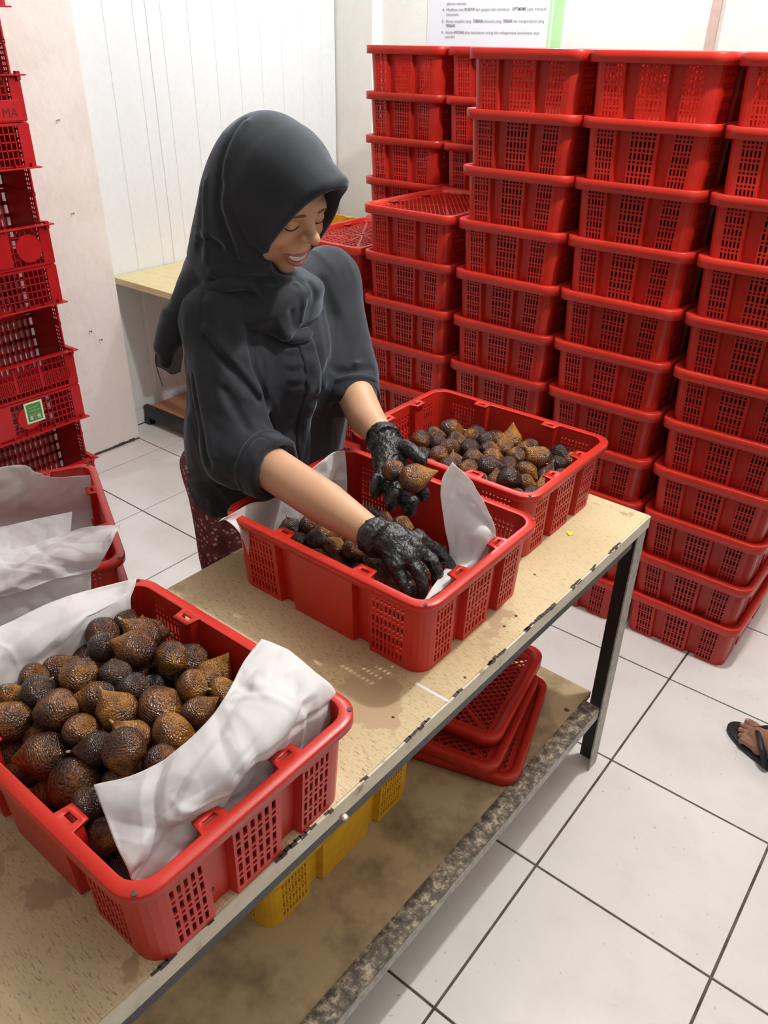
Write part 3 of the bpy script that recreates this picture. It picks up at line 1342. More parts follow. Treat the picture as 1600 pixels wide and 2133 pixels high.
# yellow crates
ycr = empty('crate')
for ch in crate0.children:
    c = ch.copy()
    c.data = ch.data.copy()
    c.data.materials.clear()
    c.data.materials.append(M_YEL)
    COL.objects.link(c)
    c.parent = ycr
    c.name = ch.name.split('.')[0]
ycr.location = (-.40, -.375, .2205)
ycr.rotation_euler = (0, 0, math.pi / 2)
tag(ycr, 'yellow vented crate on the lower shelf under the table', 'crate')
o = copy_tree(ycr)
o.location = (-2.37, 1.84, .7165)
o.rotation_euler = (0, 0, .03)
tag(o, 'yellow vented crate on the pine side table behind the red stacks', 'crate')
bpy.data.objects.remove(crate0.children[0].children[0]) if False else None
for root in (crate0, lid1):
    for ch in list(root.children):
        for g in list(ch.children):
            bpy.data.objects.remove(g)
        bpy.data.objects.remove(ch)
    bpy.data.objects.remove(root)

# ================================================================== CRIMSON TOWER CRATES (left edge)
def grid_plate(bm, o, u, v, nu, nv, bu, bv, th, n):
    """bars of a mesh plate from origin o spanning u,v; nu,nv cells; bar widths bu,bv; normal n"""
    o, u, v, n = Vector(o), Vector(u), Vector(v), Vector(n).normalized()

    def bar(p0, p1, w):
        d = (p1 - p0)
        ln = d.length
        d.normalize()
        s = d.cross(n).normalized()
        vs = []
        for t in (0, ln):
            for a in (-w / 2, w / 2):
                for b in (-th / 2, th / 2):
                    vs.append(bm.verts.new(p0 + d * t + s * a + n * b))
        for f in ((0, 1, 3, 2), (4, 6, 7, 5), (0, 2, 6, 4), (1, 5, 7, 3), (0, 4, 5, 1), (2, 3, 7, 6)):
            bm.faces.new([vs[i] for i in f])
    for i in range(nu + 1):
        p = o + u * (i / nu)
        bar(p, p + v, bu)
    for j in range(nv + 1):
        p = o + v * (j / nv)
        bar(p, p + u, bv)


TLY, TLX, THH, TFR = .56, .25, .2285, .138


def tower_crate(front):
    """front face at x=0, body towards -x; right end at y=0, body towards -y; origin at floor"""
    r = empty('stacking_crate')
    # back wall
    bm = bmesh.new()
    grid_plate(bm, (-TLX + .004, -TLY + .012, .01), (0, TLY - .024, 0), (0, 0, THH - .018), 24, 5, .0085, .013, .004, (1, 0, 0))
    bm_obj('back_wall', bm, M_TOWER, r)
    # end walls with a slotted strip near the front edge
    for s, y in ((1, -.012), (-1, -TLY + .012)):
        bm = bmesh.new()
        box(bm, (-TLX + .002, y - .002, .004), (-.088, y + .002, THH - .003))
        box(bm, (-.062, y - .003, .004), (-.050, y + .003, THH - .003))
        grid_plate(bm, (-.088, y, .010), (.026, 0, 0), (0, 0, THH - .02), 2, 14, .003, .006, .004, (0, 1, 0))
        box(bm, (-.050, y - .002, .004), (-.002, y + .002, TFR))
        box(bm, (-TLX + .002, y - .005, THH - .006), (-.050, y + .005, THH - .0002))
        bm_obj('end_wall', bm, M_TOWER, r)
    # floor
    bm = bmesh.new()
    grid_plate(bm, (-TLX + .006, -TLY + .014, .003), (TLX - .012, 0, 0), (0, TLY - .028, 0), 10, 22, .006, .006, .004, (0, 0, 1))
    bm_obj('crate_floor', bm, M_TOWER, r)
    # low front wall
    bm = bmesh.new()
    grid_plate(bm, (-.004, -TLY + .012, .008), (0, TLY - .024, 0), (0, 0, TFR - .016), 30, 5, .003, .0035, .004, (1, 0, 0))
    box(bm, (-.007, -.05, .004), (-.001, -.010, TFR))
    box(bm, (-.007, -TLY + .010, .004), (-.001, -TLY + .05, TFR))
    box(bm, (-.007, -TLY + .05, .002), (.0, -.05, .009))
    fw_ = bm_obj('front_wall', bm, M_TOWER, r)
    bm = bmesh.new()
    box(bm, (-.010, -TLY, TFR - .004), (.017, .004, TFR + .0005), .001)
    box(bm, (-TLX, -.012, TFR - .004), (-.010, .004, TFR), .001)
    for k in range(10):
        y = -TLY + .03 + k * .056
        box(bm, (-.002, y, TFR - .016), (.012, y + .003, TFR - .004))
    box(bm, (-.006, -.026, TFR - .016), (.010, -.012, TFR + .009), .001)
    bm_obj('lip', bm, M_TOWER, r)
    bm = bmesh.new()
    if front == 'disc':
        c = bmesh.ops.create_cone(bm, cap_ends=True, segments=36, radius1=.047, radius2=.047, depth=.005)
        for v in c['verts']:
            v.co = Vector((v.co.z - .0005, v.co.x * 1.0 - .098, v.co.y + .066))
        box(bm, (-.004, -.30, .012), (.0022, -.165, TFR - .012), .001)
    elif front == 'rect':
        box(bm, (-.004, -.135, .020), (.0022, -.035, .094), .001)
        box(bm, (-.004, -.30, .012), (.0022, -.155, .110), .001)
    elif front == 'label':
        box(bm, (-.004, -.128, .050), (.0022, -.040, .112), .001)
        box(bm, (-.004, -.262, .006), (.0022, -.150, TFR - .008), .001)
        c = bmesh.ops.create_cone(bm, cap_ends=True, segments=36, radius1=.044, radius2=.044, depth=.005)
        for v in c['verts']:
            v.co = Vector((v.co.z - .0005, v.co.x - .325, v.co.y + .07))
    elif front == 'marked':
        box(bm, (-.004, -.34, .006), (.0022, -.028, .066), .001)
    elif front == 'letters':
        for k in range(4):
            box(bm, (-.004, -.46 + k * .1, .03), (.002, -.45 + k * .1, TFR - .01), .001)
        grid_plate(bm, (.0, -TLY + .012, .030), (0, TLY - .05, 0), (0, 0, .05), 60, 4, .004, .003, .003, (1, 0, 0))
    bm_obj('plaque', bm, M_TOWER, r)
    return r


TX, TY = -2.30, .415
names = ['lowest', 'second from the floor', 'third from the floor', 'fourth from the floor', 'fifth from the floor', 'sixth from the floor', 'seventh from the floor', 'eighth from the floor']
extra = ['behind the paper-lined crate', 'carrying a green and white sticker', 'with lattice front and open window', 'upside down, rectangular plaques', 'with a round plaque', 'upside down, one large plaque', 'with dark marker letters', 'upside down, top left corner']
# each crate kind: upright ones at even places, turned over ones at odd places
for k in range(8):
    z0 = k * .2286
    front = ['letters', 'label', 'letters', 'rect', 'disc', 'rect', 'marked', 'rect'][k]
    r = tower_crate(front)
    if k % 2 == 0:
        r.location = (TX, TY, z0 + .0004)
    else:
        r.rotation_euler = (math.pi, 0, 0)
        r.location = (TX, TY - TLY, z0 + .2286)
    tag(r, 'crimson crate, %s in the left tower, %s' % (names[k], extra[k]), 'crate', 'tower of crimson stacking crates')
    bpy.context.view_layer.update()
    if front == 'label':
        # sticker: cream card, green field, upside-down lettering
        lb = empty('sticker')
        lb.parent = r
        mw = r.matrix_world.inverted()

        def plate(nm, y0, y1, z0_, z1_, x, mt, par):
            bm = bmesh.new()
            box(bm, (x - .0004, y0, z0_), (x, y1, z1_))
            o = bm_obj(nm, bm, mt)
            o.parent = r
            o.matrix_parent_inverse = mw
            return o
        bpy.data.objects.remove(lb)
        plate('sticker', .168, .240, .364, .446, TX + .0030, M_CREAM, r)
        plate('sticker_print', .175, .233, .371, .439, TX + .0034, M_GREEN, r)
        plate('sticker_stripe', .180, .226, .396, .398, TX + .0037, M_ORANGEINK, r)
        plate('sticker_stripe', .184, .228, .412, .4128, TX + .0037, M_CREAM, r)
        plate('sticker_stripe', .184, .222, .424, .4248, TX + .0037, M_CREAM, r)
        # lettering reads upside down from the aisle
        rotm = Matrix(((0, 0, 1), (-1, 0, 0), (0, -1, 0))).to_euler()
        text('lettering', 'B', Vector((TX + .0038, .224, .392)), .013, .020, M_POSTER, r, rotm, True)
        text('lettering', '2', Vector((TX + .0038, .2085, .392)), .010, .018, M_ORANGEINK, r, rotm, True)
        text('lettering', 'S', Vector((TX + .0038, .195, .392)), .013, .020, M_POSTER, r, rotm, True)
    if front == 'marked':
        rotm = Matrix(((0, 0, 1), (1, 0, 0), (0, 1, 0))).to_euler()
        text('lettering', 'MA', Vector((TX + .0030, .322, 1.388)), .052, .040, M_MARK, r, rotm)

# ================================================================== SNAKE FRUIT (x, y, z, radius, tip direction, warmth, visible)
FRUIT = {
 'F': [
  (-0.438, -0.621, 0.835, 0.023, -0.19, 0.22, 0.96, 0.5, 1), (-0.442, -0.66, 0.842, 0.02, 0.95, 0.28, -0.15, 0.2, 1), (-0.44, -0.678, 0.878, 0.023, 0.78, -0.19, -0.59, 0.5, 1),
  (-0.443, -0.636, 0.872, 0.02, 0.37, 0.52, 0.77, 0.1, 1), (-0.403, -0.617, 0.858, 0.02, 0.93, 0.37, -0.01, 0.6, 1), (-0.438, -0.709, 0.846, 0.024, 0.31, -0.64, -0.7, 0.5, 1),
  (-0.441, -0.752, 0.857, 0.022, 0.62, 0.55, 0.55, 0.3, 1), (-0.381, -0.709, 0.903, 0.02, 0.89, 0.44, 0.14, 0.2, 1), (-0.374, -0.653, 0.892, 0.024, -0.66, -0.39, 0.65, 0.4, 1),
  (-0.34, -0.687, 0.904, 0.026, -0.68, -0.65, 0.33, 0.6, 1), (-0.301, -0.66, 0.896, 0.022, 0.31, -0.64, -0.7, 0.8, 1), (-0.323, -0.73, 0.903, 0.021, -0.19, 0.22, 0.96, 0, 1),
  (-0.352, -0.766, 0.903, 0.026, 0.03, -0.8, -0.61, 0.7, 1), (-0.419, -0.792, 0.884, 0.02, 0.23, 0.47, 0.85, 0.6, 1), (-0.368, -0.81, 0.903, 0.022, 0.5, 0.54, 0.67, 0.15, 1),
  (-0.404, -0.834, 0.887, 0.02, 0.89, 0.44, 0.14, 0.8, 1), (-0.319, -0.815, 0.905, 0.027, 0.78, 0.52, 0.35, 0.5, 1), (-0.365, -0.856, 0.891, 0.026, -0.53, -0.14, 0.84, 0.3, 1),
  (-0.304, -0.769, 0.9, 0.023, -0.6, -0.8, 0.04, 0.55, 1), (-0.261, -0.771, 0.908, 0.024, -0.43, -0.02, 0.9, 0.7, 1), (-0.236, -0.728, 0.897, 0.028, 0.23, 0.47, 0.85, 0.45, 1),
  (-0.282, -0.733, 0.904, 0.02, 0.89, 0.44, 0.14, 0.1, 1), (-0.272, -0.813, 0.902, 0.021, 0.37, 0.52, 0.77, 0.3, 1), (-0.222, -0.685, 0.909, 0.02, 0.89, 0.44, 0.14, 0.7, 1),
  (-0.311, -0.621, 0.857, 0.024, -0.11, -0.84, -0.52, 0.55, 1), (-0.265, -0.621, 0.856, 0.024, 0.23, 0.47, 0.85, 0.75, 1), (-0.234, -0.653, 0.891, 0.02, -0.19, 0.22, 0.96, 0.3, 1),
  (-0.196, -0.659, 0.896, 0.02, 0.44, 0.53, 0.72, 0.8, 1), (-0.183, -0.748, 0.904, 0.024, 0.44, 0.53, 0.72, 0.75, 1), (-0.218, -0.781, 0.898, 0.022, -0.6, -0.26, 0.75, 0.8, 1),
  (-0.19, -0.807, 0.922, 0.024, 0.69, -0.31, -0.66, 0.35, 1), (-0.161, -0.784, 0.9, 0.02, 0.95, 0.28, -0.15, 0.3, 1), (-0.19, -0.706, 0.901, 0.02, 0.62, 0.55, 0.55, 0.3, 1),
  (-0.231, -0.819, 0.905, 0.02, -0.63, -0.77, 0.11, 0.2, 1), (-0.29, -0.855, 0.883, 0.027, -0.52, -0.85, -0.11, 0.6, 1), (-0.236, -0.852, 0.872, 0.029, 0.91, 0.06, -0.4, 0.35, 1),
  (-0.271, -0.866, 0.843, 0.02, -0.63, -0.77, 0.11, 0.6, 1), (-0.317, -0.866, 0.847, 0.02, -0.67, -0.7, 0.25, 0.5, 1), (-0.191, -0.862, 0.882, 0.02, 0.23, 0.47, 0.85, 0.2, 1),
  (-0.199, -0.866, 0.845, 0.02, 0.31, -0.64, -0.7, 0.15, 1), (-0.16, -0.867, 0.858, 0.02, 0.95, 0.28, -0.15, 0.4, 1), (-0.187, -0.823, 0.883, 0.02, 0.89, 0.44, 0.14, 0.3, 1),
  (-0.398, -0.864, 0.857, 0.023, -0.37, -0.88, -0.31, 0.5, 1), (-0.356, -0.864, 0.845, 0.023, -0.56, -0.83, -0.03, 0.4, 1), (-0.44, -0.851, 0.854, 0.023, 0.89, 0.44, 0.14, 0.6, 1),
  (-0.332, -0.839, 0.868, 0.02, -0.69, -0.6, 0.4, 0.4, 1), (-0.431, -0.855, 0.782, 0.028, -0.84, -0.35, 0.41, 0.06, 0), (-0.434, -0.802, 0.779, 0.026, -0.4, 0.33, 0.85, 0.07, 0),
  (-0.433, -0.749, 0.78, 0.027, -0.84, -0.33, 0.43, 0.44, 0), (-0.432, -0.695, 0.781, 0.028, -0.57, 0.16, 0.81, 0.18, 0), (-0.433, -0.642, 0.78, 0.026, -0, -0.6, -0.8, 0.54, 0),
  (-0.377, -0.856, 0.782, 0.028, 0.83, 0.54, -0.15, 0.42, 0), (-0.378, -0.802, 0.781, 0.028, 0.57, 0.73, 0.37, 0.12, 0), (-0.375, -0.749, 0.781, 0.028, -0.46, 0.28, 0.84, 0.13, 0),
  (-0.376, -0.694, 0.781, 0.028, 0.03, 0.62, 0.78, 0.26, 0), (-0.367, -0.626, 0.779, 0.025, 0.19, 0.68, 0.7, 0.24, 0), (-0.322, -0.856, 0.781, 0.028, 0.11, -0.54, -0.83, 0.52, 0),
  (-0.321, -0.802, 0.78, 0.027, -0.81, -0.22, 0.55, 0.12, 0), (-0.321, -0.748, 0.781, 0.028, -0.85, -0.41, 0.34, 0.55, 0), (-0.314, -0.696, 0.779, 0.026, 0.69, 0.7, 0.2, 0.37, 0),
  (-0.32, -0.642, 0.782, 0.028, -0.13, 0.53, 0.84, 0.03, 0), (-0.27, -0.858, 0.779, 0.026, 0.5, -0.24, -0.83, 0.52, 0), (-0.268, -0.806, 0.78, 0.027, 0.19, 0.68, 0.71, 0.58, 0),
  (-0.267, -0.753, 0.781, 0.027, -0.53, 0.2, 0.82, 0.03, 0), (-0.262, -0.7, 0.781, 0.027, -0.67, 0.04, 0.75, 0.4, 0), (-0.23, -0.659, 0.779, 0.026, -0.77, -0.64, -0.04, 0.08, 0),
  (-0.218, -0.856, 0.782, 0.028, -0.41, -0.73, -0.54, 0.01, 0), (-0.203, -0.804, 0.781, 0.028, -0.39, -0.73, -0.56, 0.23, 0), (-0.214, -0.754, 0.78, 0.026, -0.18, -0.68, -0.71, 0.29, 0),
  (-0.206, -0.703, 0.782, 0.029, -0.85, -0.43, 0.32, 0.45, 0), (-0.189, -0.628, 0.781, 0.028, -0, 0.6, 0.8, 0.49, 0), (-0.166, -0.857, 0.78, 0.026, 0.27, -0.44, -0.86, 0.34, 0),
  (-0.143, -0.811, 0.781, 0.027, 0.82, 0.26, -0.51, 0.27, 0), (-0.166, -0.767, 0.779, 0.025, 0.67, -0.04, -0.74, 0.31, 0), (-0.154, -0.719, 0.78, 0.026, 0.57, -0.17, -0.81, 0.56, 0),
  (-0.133, -0.673, 0.78, 0.026, -0.14, -0.66, -0.73, 0.14, 0), (-0.093, -0.858, 0.779, 0.025, -0.5, -0.74, -0.45, 0.4, 0), (-0.092, -0.807, 0.779, 0.026, -0.84, -0.52, 0.19, 0.53, 0),
  (-0.109, -0.76, 0.779, 0.026, -0.24, 0.46, 0.86, 0.56, 0), (-0.092, -0.713, 0.779, 0.025, -0.51, -0.74, -0.45, 0.51, 0), (-0.093, -0.627, 0.78, 0.027, 0.25, -0.45, -0.86, 0.42, 0),
  (-0.405, -0.829, 0.821, 0.028, -0.77, -0.64, -0.04, 0.47, 0), (-0.408, -0.776, 0.816, 0.027, 0.31, 0.72, 0.63, 0.34, 0), (-0.404, -0.724, 0.815, 0.026, -0.23, 0.46, 0.86, 0.41, 0),
  (-0.396, -0.674, 0.829, 0.029, -0.62, 0.1, 0.78, 0.33, 0), (-0.399, -0.625, 0.812, 0.026, -0.67, 0.04, 0.75, 0.37, 0), (-0.348, -0.828, 0.815, 0.025, -0.83, -0.52, 0.18, 0.51, 0),
  (-0.347, -0.778, 0.818, 0.027, -0.23, -0.69, -0.68, 0.43, 0), (-0.35, -0.726, 0.824, 0.029, 0.68, 0.7, 0.21, 0.08, 0), (-0.341, -0.675, 0.817, 0.027, 0.23, -0.47, -0.85, 0.23, 0),
  (-0.349, -0.625, 0.825, 0.027, -0.7, -0.01, 0.72, 0.43, 0), (-0.296, -0.83, 0.818, 0.027, -0.59, -0.73, -0.35, 0.34, 0), (-0.294, -0.778, 0.817, 0.026, -0.84, -0.5, 0.21, 0.1, 0),
  (-0.292, -0.722, 0.82, 0.029, 0.76, 0.12, -0.63, 0.37, 0), (-0.287, -0.668, 0.814, 0.027, -0.5, 0.24, 0.83, 0.44, 0), (-0.27, -0.628, 0.781, 0.028, -0.21, -0.69, -0.69, 0.39, 0),
  (-0.244, -0.832, 0.821, 0.027, -0.12, -0.66, -0.74, 0.26, 0), (-0.238, -0.781, 0.814, 0.026, 0.8, 0.59, -0.05, 0.51, 0), (-0.238, -0.73, 0.818, 0.026, 0.56, -0.17, -0.81, 0.36, 0),
  (-0.237, -0.68, 0.824, 0.026, 0.33, 0.72, 0.61, 0.28, 0), (-0.23, -0.627, 0.819, 0.029, -0.78, -0.63, -0.02, 0.37, 0), (-0.18, -0.831, 0.822, 0.027, 0.55, 0.73, 0.4, 0.55, 0),
  (-0.186, -0.778, 0.824, 0.026, 0.76, 0.12, -0.64, 0.08, 0), (-0.183, -0.726, 0.824, 0.027, -0.36, -0.73, -0.59, 0.31, 0), (-0.175, -0.67, 0.807, 0.025, 0.5, -0.23, -0.83, 0.52, 0),
  (-0.178, -0.626, 0.837, 0.028, -0.76, -0.11, 0.64, 0.44, 0), (-0.135, -0.86, 0.818, 0.026, 0.77, 0.64, 0.05, 0.01, 0), (-0.136, -0.803, 0.831, 0.026, 0.84, 0.48, -0.24, 0.24, 0),
  (-0.138, -0.753, 0.82, 0.027, 0.61, 0.72, 0.32, 0.07, 0), (-0.135, -0.699, 0.827, 0.029, -0.1, -0.65, -0.75, 0.44, 0), (-0.139, -0.627, 0.801, 0.028, -0.78, -0.15, 0.61, 0.48, 0),
  (-0.092, -0.833, 0.824, 0.028, 0.83, 0.55, -0.14, 0.5, 0), (-0.091, -0.78, 0.821, 0.026, -0.72, -0.05, 0.69, 0.03, 0), (-0.091, -0.73, 0.825, 0.026, -0.42, 0.31, 0.85, 0.36, 0),
  (-0.092, -0.672, 0.806, 0.026, -0.06, -0.63, -0.77, 0.07, 0), (-0.092, -0.626, 0.833, 0.028, 0.09, -0.55, -0.83, 0.21, 0),
 ],
 'M': [
  (-0.481, -0.253, 0.836, 0.02, -0.43, -0.02, 0.9, 0.15, 1), (-0.448, -0.233, 0.845, 0.02, 0.89, 0.44, 0.14, 0.4, 1), (-0.431, -0.285, 0.838, 0.02, 0.45, -0.54, -0.71, 0.2, 1),
  (-0.398, -0.27, 0.851, 0.02, 0.89, 0.44, 0.14, 0.2, 1), (-0.408, -0.234, 0.843, 0.02, 0.23, 0.47, 0.85, 0.75, 1), (-0.369, -0.229, 0.844, 0.021, -0.63, -0.77, 0.11, 0.7, 1),
  (-0.375, -0.295, 0.833, 0.02, 0.89, 0.44, 0.14, 0.9, 1), (-0.359, -0.266, 0.851, 0.02, 0.23, 0.47, 0.85, 0.75, 1), (-0.32, -0.262, 0.859, 0.02, 0.37, 0.52, 0.77, 0.45, 1),
  (-0.331, -0.29, 0.835, 0.02, -0.63, -0.77, 0.11, 0.6, 1), (-0.283, -0.291, 0.839, 0.02, 0.78, -0.19, -0.59, 0.5, 1), (-0.31, -0.238, 0.833, 0.02, -0.19, 0.22, 0.96, 0.1, 1),
  (-0.394, -0.14, 0.845, 0.02, 0.89, 0.44, 0.14, 0.05, 1), (-0.354, -0.138, 0.845, 0.02, 0.89, 0.44, 0.14, 0.4, 1), (-0.315, -0.129, 0.845, 0.02, 0.89, 0.44, 0.14, 0.65, 1),
  (-0.247, -0.278, 0.843, 0.02, 0.45, -0.54, -0.71, 0.3, 1), (-0.209, -0.286, 0.84, 0.02, 0.23, 0.47, 0.85, 0.3, 1), (-0.17, -0.283, 0.841, 0.02, 0.89, 0.44, 0.14, 0.1, 1),
  (-0.277, -0.254, 0.848, 0.02, 0.45, -0.54, -0.71, 0.6, 1), (-0.285, -0.211, 0.847, 0.02, 0.89, 0.44, 0.14, 0.3, 1), (-0.23, -0.242, 0.845, 0.02, 0.94, 0.17, -0.28, 0.25, 1),
  (-0.401, -0.183, 0.845, 0.02, 0.45, -0.54, -0.71, 0.3, 1), (-0.482, -0.302, 0.779, 0.025, 0.85, 0.39, -0.36, 0.46, 0), (-0.485, -0.249, 0.781, 0.028, -0.28, 0.43, 0.86, 0.04, 0),
  (-0.484, -0.191, 0.78, 0.027, -0.7, -0.69, -0.18, 0.16, 0), (-0.485, -0.137, 0.781, 0.027, 0.46, 0.74, 0.5, 0.3, 0), (-0.483, -0.082, 0.782, 0.029, 0.79, 0.17, -0.59, 0.13, 0),
  (-0.426, -0.308, 0.779, 0.025, 0.84, 0.33, -0.43, 0.48, 0), (-0.429, -0.254, 0.782, 0.029, -0.17, 0.51, 0.85, 0.22, 0), (-0.429, -0.189, 0.782, 0.028, -0.67, 0.03, 0.74, 0.32, 0),
  (-0.429, -0.133, 0.781, 0.027, 0.84, 0.34, -0.42, 0.04, 0), (-0.427, -0.078, 0.781, 0.028, -0.36, 0.36, 0.86, 0.18, 0), (-0.373, -0.307, 0.78, 0.026, 0.25, -0.45, -0.86, 0.5, 0),
  (-0.372, -0.253, 0.781, 0.028, -0.43, -0.73, -0.53, 0.2, 0), (-0.368, -0.19, 0.779, 0.026, 0.71, 0.03, -0.7, 0.3, 0), (-0.371, -0.136, 0.781, 0.027, -0.64, 0.08, 0.77, 0.49, 0),
  (-0.374, -0.077, 0.779, 0.025, 0.85, 0.42, -0.33, 0.03, 0), (-0.32, -0.306, 0.78, 0.026, -0.76, -0.64, -0.05, 0.27, 0), (-0.319, -0.253, 0.779, 0.026, 0.24, 0.7, 0.68, 0.2, 0),
  (-0.314, -0.196, 0.781, 0.028, -0.54, 0.19, 0.82, 0.23, 0), (-0.315, -0.137, 0.781, 0.027, -0.83, -0.3, 0.47, 0.35, 0), (-0.31, -0.076, 0.779, 0.025, -0.34, -0.72, -0.6, 0.02, 0),
  (-0.261, -0.303, 0.781, 0.028, -0.85, -0.41, 0.34, 0.05, 0), (-0.255, -0.249, 0.78, 0.026, -0.15, 0.52, 0.84, 0.02, 0), (-0.262, -0.19, 0.779, 0.025, 0.77, 0.13, -0.62, 0.3, 0),
  (-0.256, -0.135, 0.779, 0.025, 0.2, -0.48, -0.85, 0.42, 0), (-0.26, -0.083, 0.778, 0.025, 0.27, -0.44, -0.86, 0.56, 0), (-0.205, -0.305, 0.782, 0.029, -0.55, 0.18, 0.81, 0.17, 0),
  (-0.202, -0.249, 0.78, 0.027, 0.26, -0.44, -0.86, 0.53, 0), (-0.145, -0.308, 0.779, 0.025, -0.47, 0.27, 0.84, 0.04, 0), (-0.147, -0.255, 0.781, 0.028, -0.31, 0.4, 0.86, 0.56, 0),
 ],
 'K': [
  (-0.495, 0.171, 0.856, 0.023, 0.45, -0.54, -0.71, 0.5, 1), (-0.472, 0.256, 0.855, 0.028, 0.89, 0.44, 0.14, 0.35, 1), (-0.49, 0.213, 0.855, 0.02, 0.89, 0.44, 0.14, 0.3, 1),
  (-0.441, 0.316, 0.835, 0.024, -0.67, -0.7, 0.25, 0.15, 1), (-0.39, 0.313, 0.835, 0.027, 0.89, 0.44, 0.14, 0.3, 1), (-0.436, 0.226, 0.855, 0.02, 0.89, 0.44, 0.14, 0.6, 1),
  (-0.422, 0.262, 0.855, 0.02, -0.63, -0.77, 0.11, 0.7, 1), (-0.381, 0.264, 0.855, 0.022, 0.89, 0.44, 0.14, 0.1, 1), (-0.458, 0.188, 0.852, 0.02, 0.94, 0.17, -0.28, 0.2, 1),
  (-0.42, 0.175, 0.859, 0.023, -0.6, -0.8, 0.04, 0.6, 1), (-0.39, 0.208, 0.855, 0.022, 0.45, -0.54, -0.71, 0.1, 1), (-0.355, 0.231, 0.855, 0.02, 0.89, 0.44, 0.14, 0.6, 1),
  (-0.337, 0.265, 0.855, 0.02, -0.19, 0.22, 0.96, 0.8, 1), (-0.344, 0.307, 0.855, 0.023, -0.19, 0.22, 0.96, 0.65, 1), (-0.33, 0.319, 0.818, 0.02, 0.89, 0.44, 0.14, 0.5, 1),
  (-0.303, 0.32, 0.846, 0.02, -0.63, -0.77, 0.11, 0.3, 1), (-0.267, 0.316, 0.825, 0.023, 0.89, 0.44, 0.14, 0.5, 1), (-0.23, 0.319, 0.85, 0.022, 0.78, -0.19, -0.59, 0.2, 1),
  (-0.204, 0.317, 0.817, 0.022, -0.32, 0.1, 0.94, 0.6, 1), (-0.254, 0.267, 0.857, 0.026, -0.6, -0.26, 0.75, 0.85, 1), (-0.45, 0.111, 0.853, 0.021, -0.63, -0.77, 0.11, 0.25, 1),
  (-0.414, 0.126, 0.863, 0.02, 0.45, -0.54, -0.71, 0.65, 1), (-0.411, 0.09, 0.847, 0.02, 0.89, 0.44, 0.14, 0.7, 1), (-0.388, 0.149, 0.846, 0.021, -0.19, 0.22, 0.96, 0.35, 1),
  (-0.354, 0.166, 0.859, 0.021, 0.89, 0.44, 0.14, 0.4, 1), (-0.326, 0.2, 0.854, 0.024, 0.89, 0.44, 0.14, 0.75, 1), (-0.294, 0.244, 0.855, 0.021, -0.19, 0.22, 0.96, 0.55, 1),
  (-0.211, 0.273, 0.85, 0.02, -0.63, -0.77, 0.11, 0.2, 1), (-0.191, 0.305, 0.854, 0.02, 0.44, 0.53, 0.72, 0.65, 1), (-0.378, 0.111, 0.855, 0.02, 0.45, -0.54, -0.71, 0.4, 1),
  (-0.34, 0.129, 0.854, 0.02, -0.11, -0.84, -0.52, 0.7, 1), (-0.307, 0.157, 0.858, 0.024, 0.89, 0.44, 0.14, 0, 1), (-0.284, 0.194, 0.855, 0.02, 0.45, -0.54, -0.71, 0.55, 1),
  (-0.241, 0.192, 0.856, 0.023, 0.89, -0, -0.46, 0.7, 1), (-0.204, 0.213, 0.848, 0.02, 0.23, 0.47, 0.85, 0.1, 1), (-0.185, 0.246, 0.839, 0.02, 0.89, 0.44, 0.14, 0.5, 1),
  (-0.299, 0.102, 0.852, 0.021, -0.63, -0.77, 0.11, 0.8, 1), (-0.238, 0.119, 0.868, 0.025, 0.45, -0.54, -0.71, 0.2, 1), (-0.22, 0.155, 0.852, 0.02, 0.89, 0.44, 0.14, 0.95, 1),
  (-0.273, 0.133, 0.847, 0.02, -0.19, 0.22, 0.96, 0.5, 1), (-0.191, 0.131, 0.842, 0.02, 0.89, 0.44, 0.14, 0.15, 1), (-0.189, 0.177, 0.841, 0.02, -0.19, 0.22, 0.96, 0.7, 1),
  (-0.207, 0.095, 0.848, 0.02, -0.63, -0.77, 0.11, 0.4, 1), (-0.261, 0.088, 0.846, 0.02, 0.89, 0.44, 0.14, 0.3, 1), (-0.532, 0.081, 0.779, 0.026, -0.41, 0.32, 0.85, 0.56, 0),
  (-0.526, 0.133, 0.78, 0.027, 0.31, 0.72, 0.63, 0.3, 0), (-0.53, 0.195, 0.782, 0.029, 0.74, 0.07, -0.67, 0.31, 0), (-0.531, 0.251, 0.781, 0.027, 0.32, -0.4, -0.86, 0.48, 0),
  (-0.531, 0.305, 0.781, 0.028, 0.27, -0.44, -0.86, 0.04, 0), (-0.469, 0.08, 0.779, 0.025, -0.73, -0.67, -0.12, 0, 0), (-0.471, 0.133, 0.779, 0.025, 0.69, 0.69, 0.2, 0.31, 0),
  (-0.474, 0.196, 0.781, 0.028, 0.83, 0.54, -0.15, 0.39, 0), (-0.476, 0.252, 0.782, 0.028, 0.04, -0.58, -0.81, 0.45, 0), (-0.475, 0.31, 0.781, 0.028, 0.71, 0.68, 0.16, 0.28, 0),
  (-0.414, 0.082, 0.781, 0.027, -0.79, -0.61, 0.02, 0.26, 0), (-0.418, 0.136, 0.78, 0.027, -0.73, -0.07, 0.68, 0.18, 0), (-0.418, 0.191, 0.782, 0.028, 0.32, 0.72, 0.62, 0.5, 0),
  (-0.415, 0.252, 0.779, 0.025, 0.35, 0.72, 0.6, 0.28, 0), (-0.418, 0.305, 0.781, 0.028, 0.73, 0.07, -0.68, 0.58, 0), (-0.359, 0.082, 0.781, 0.028, 0.43, -0.31, -0.85, 0.3, 0),
  (-0.365, 0.136, 0.78, 0.026, 0.68, -0.02, -0.73, 0.25, 0), (-0.364, 0.188, 0.78, 0.026, 0.76, 0.65, 0.06, 0.44, 0), (-0.362, 0.248, 0.779, 0.025, -0.51, -0.74, -0.44, 0.39, 0),
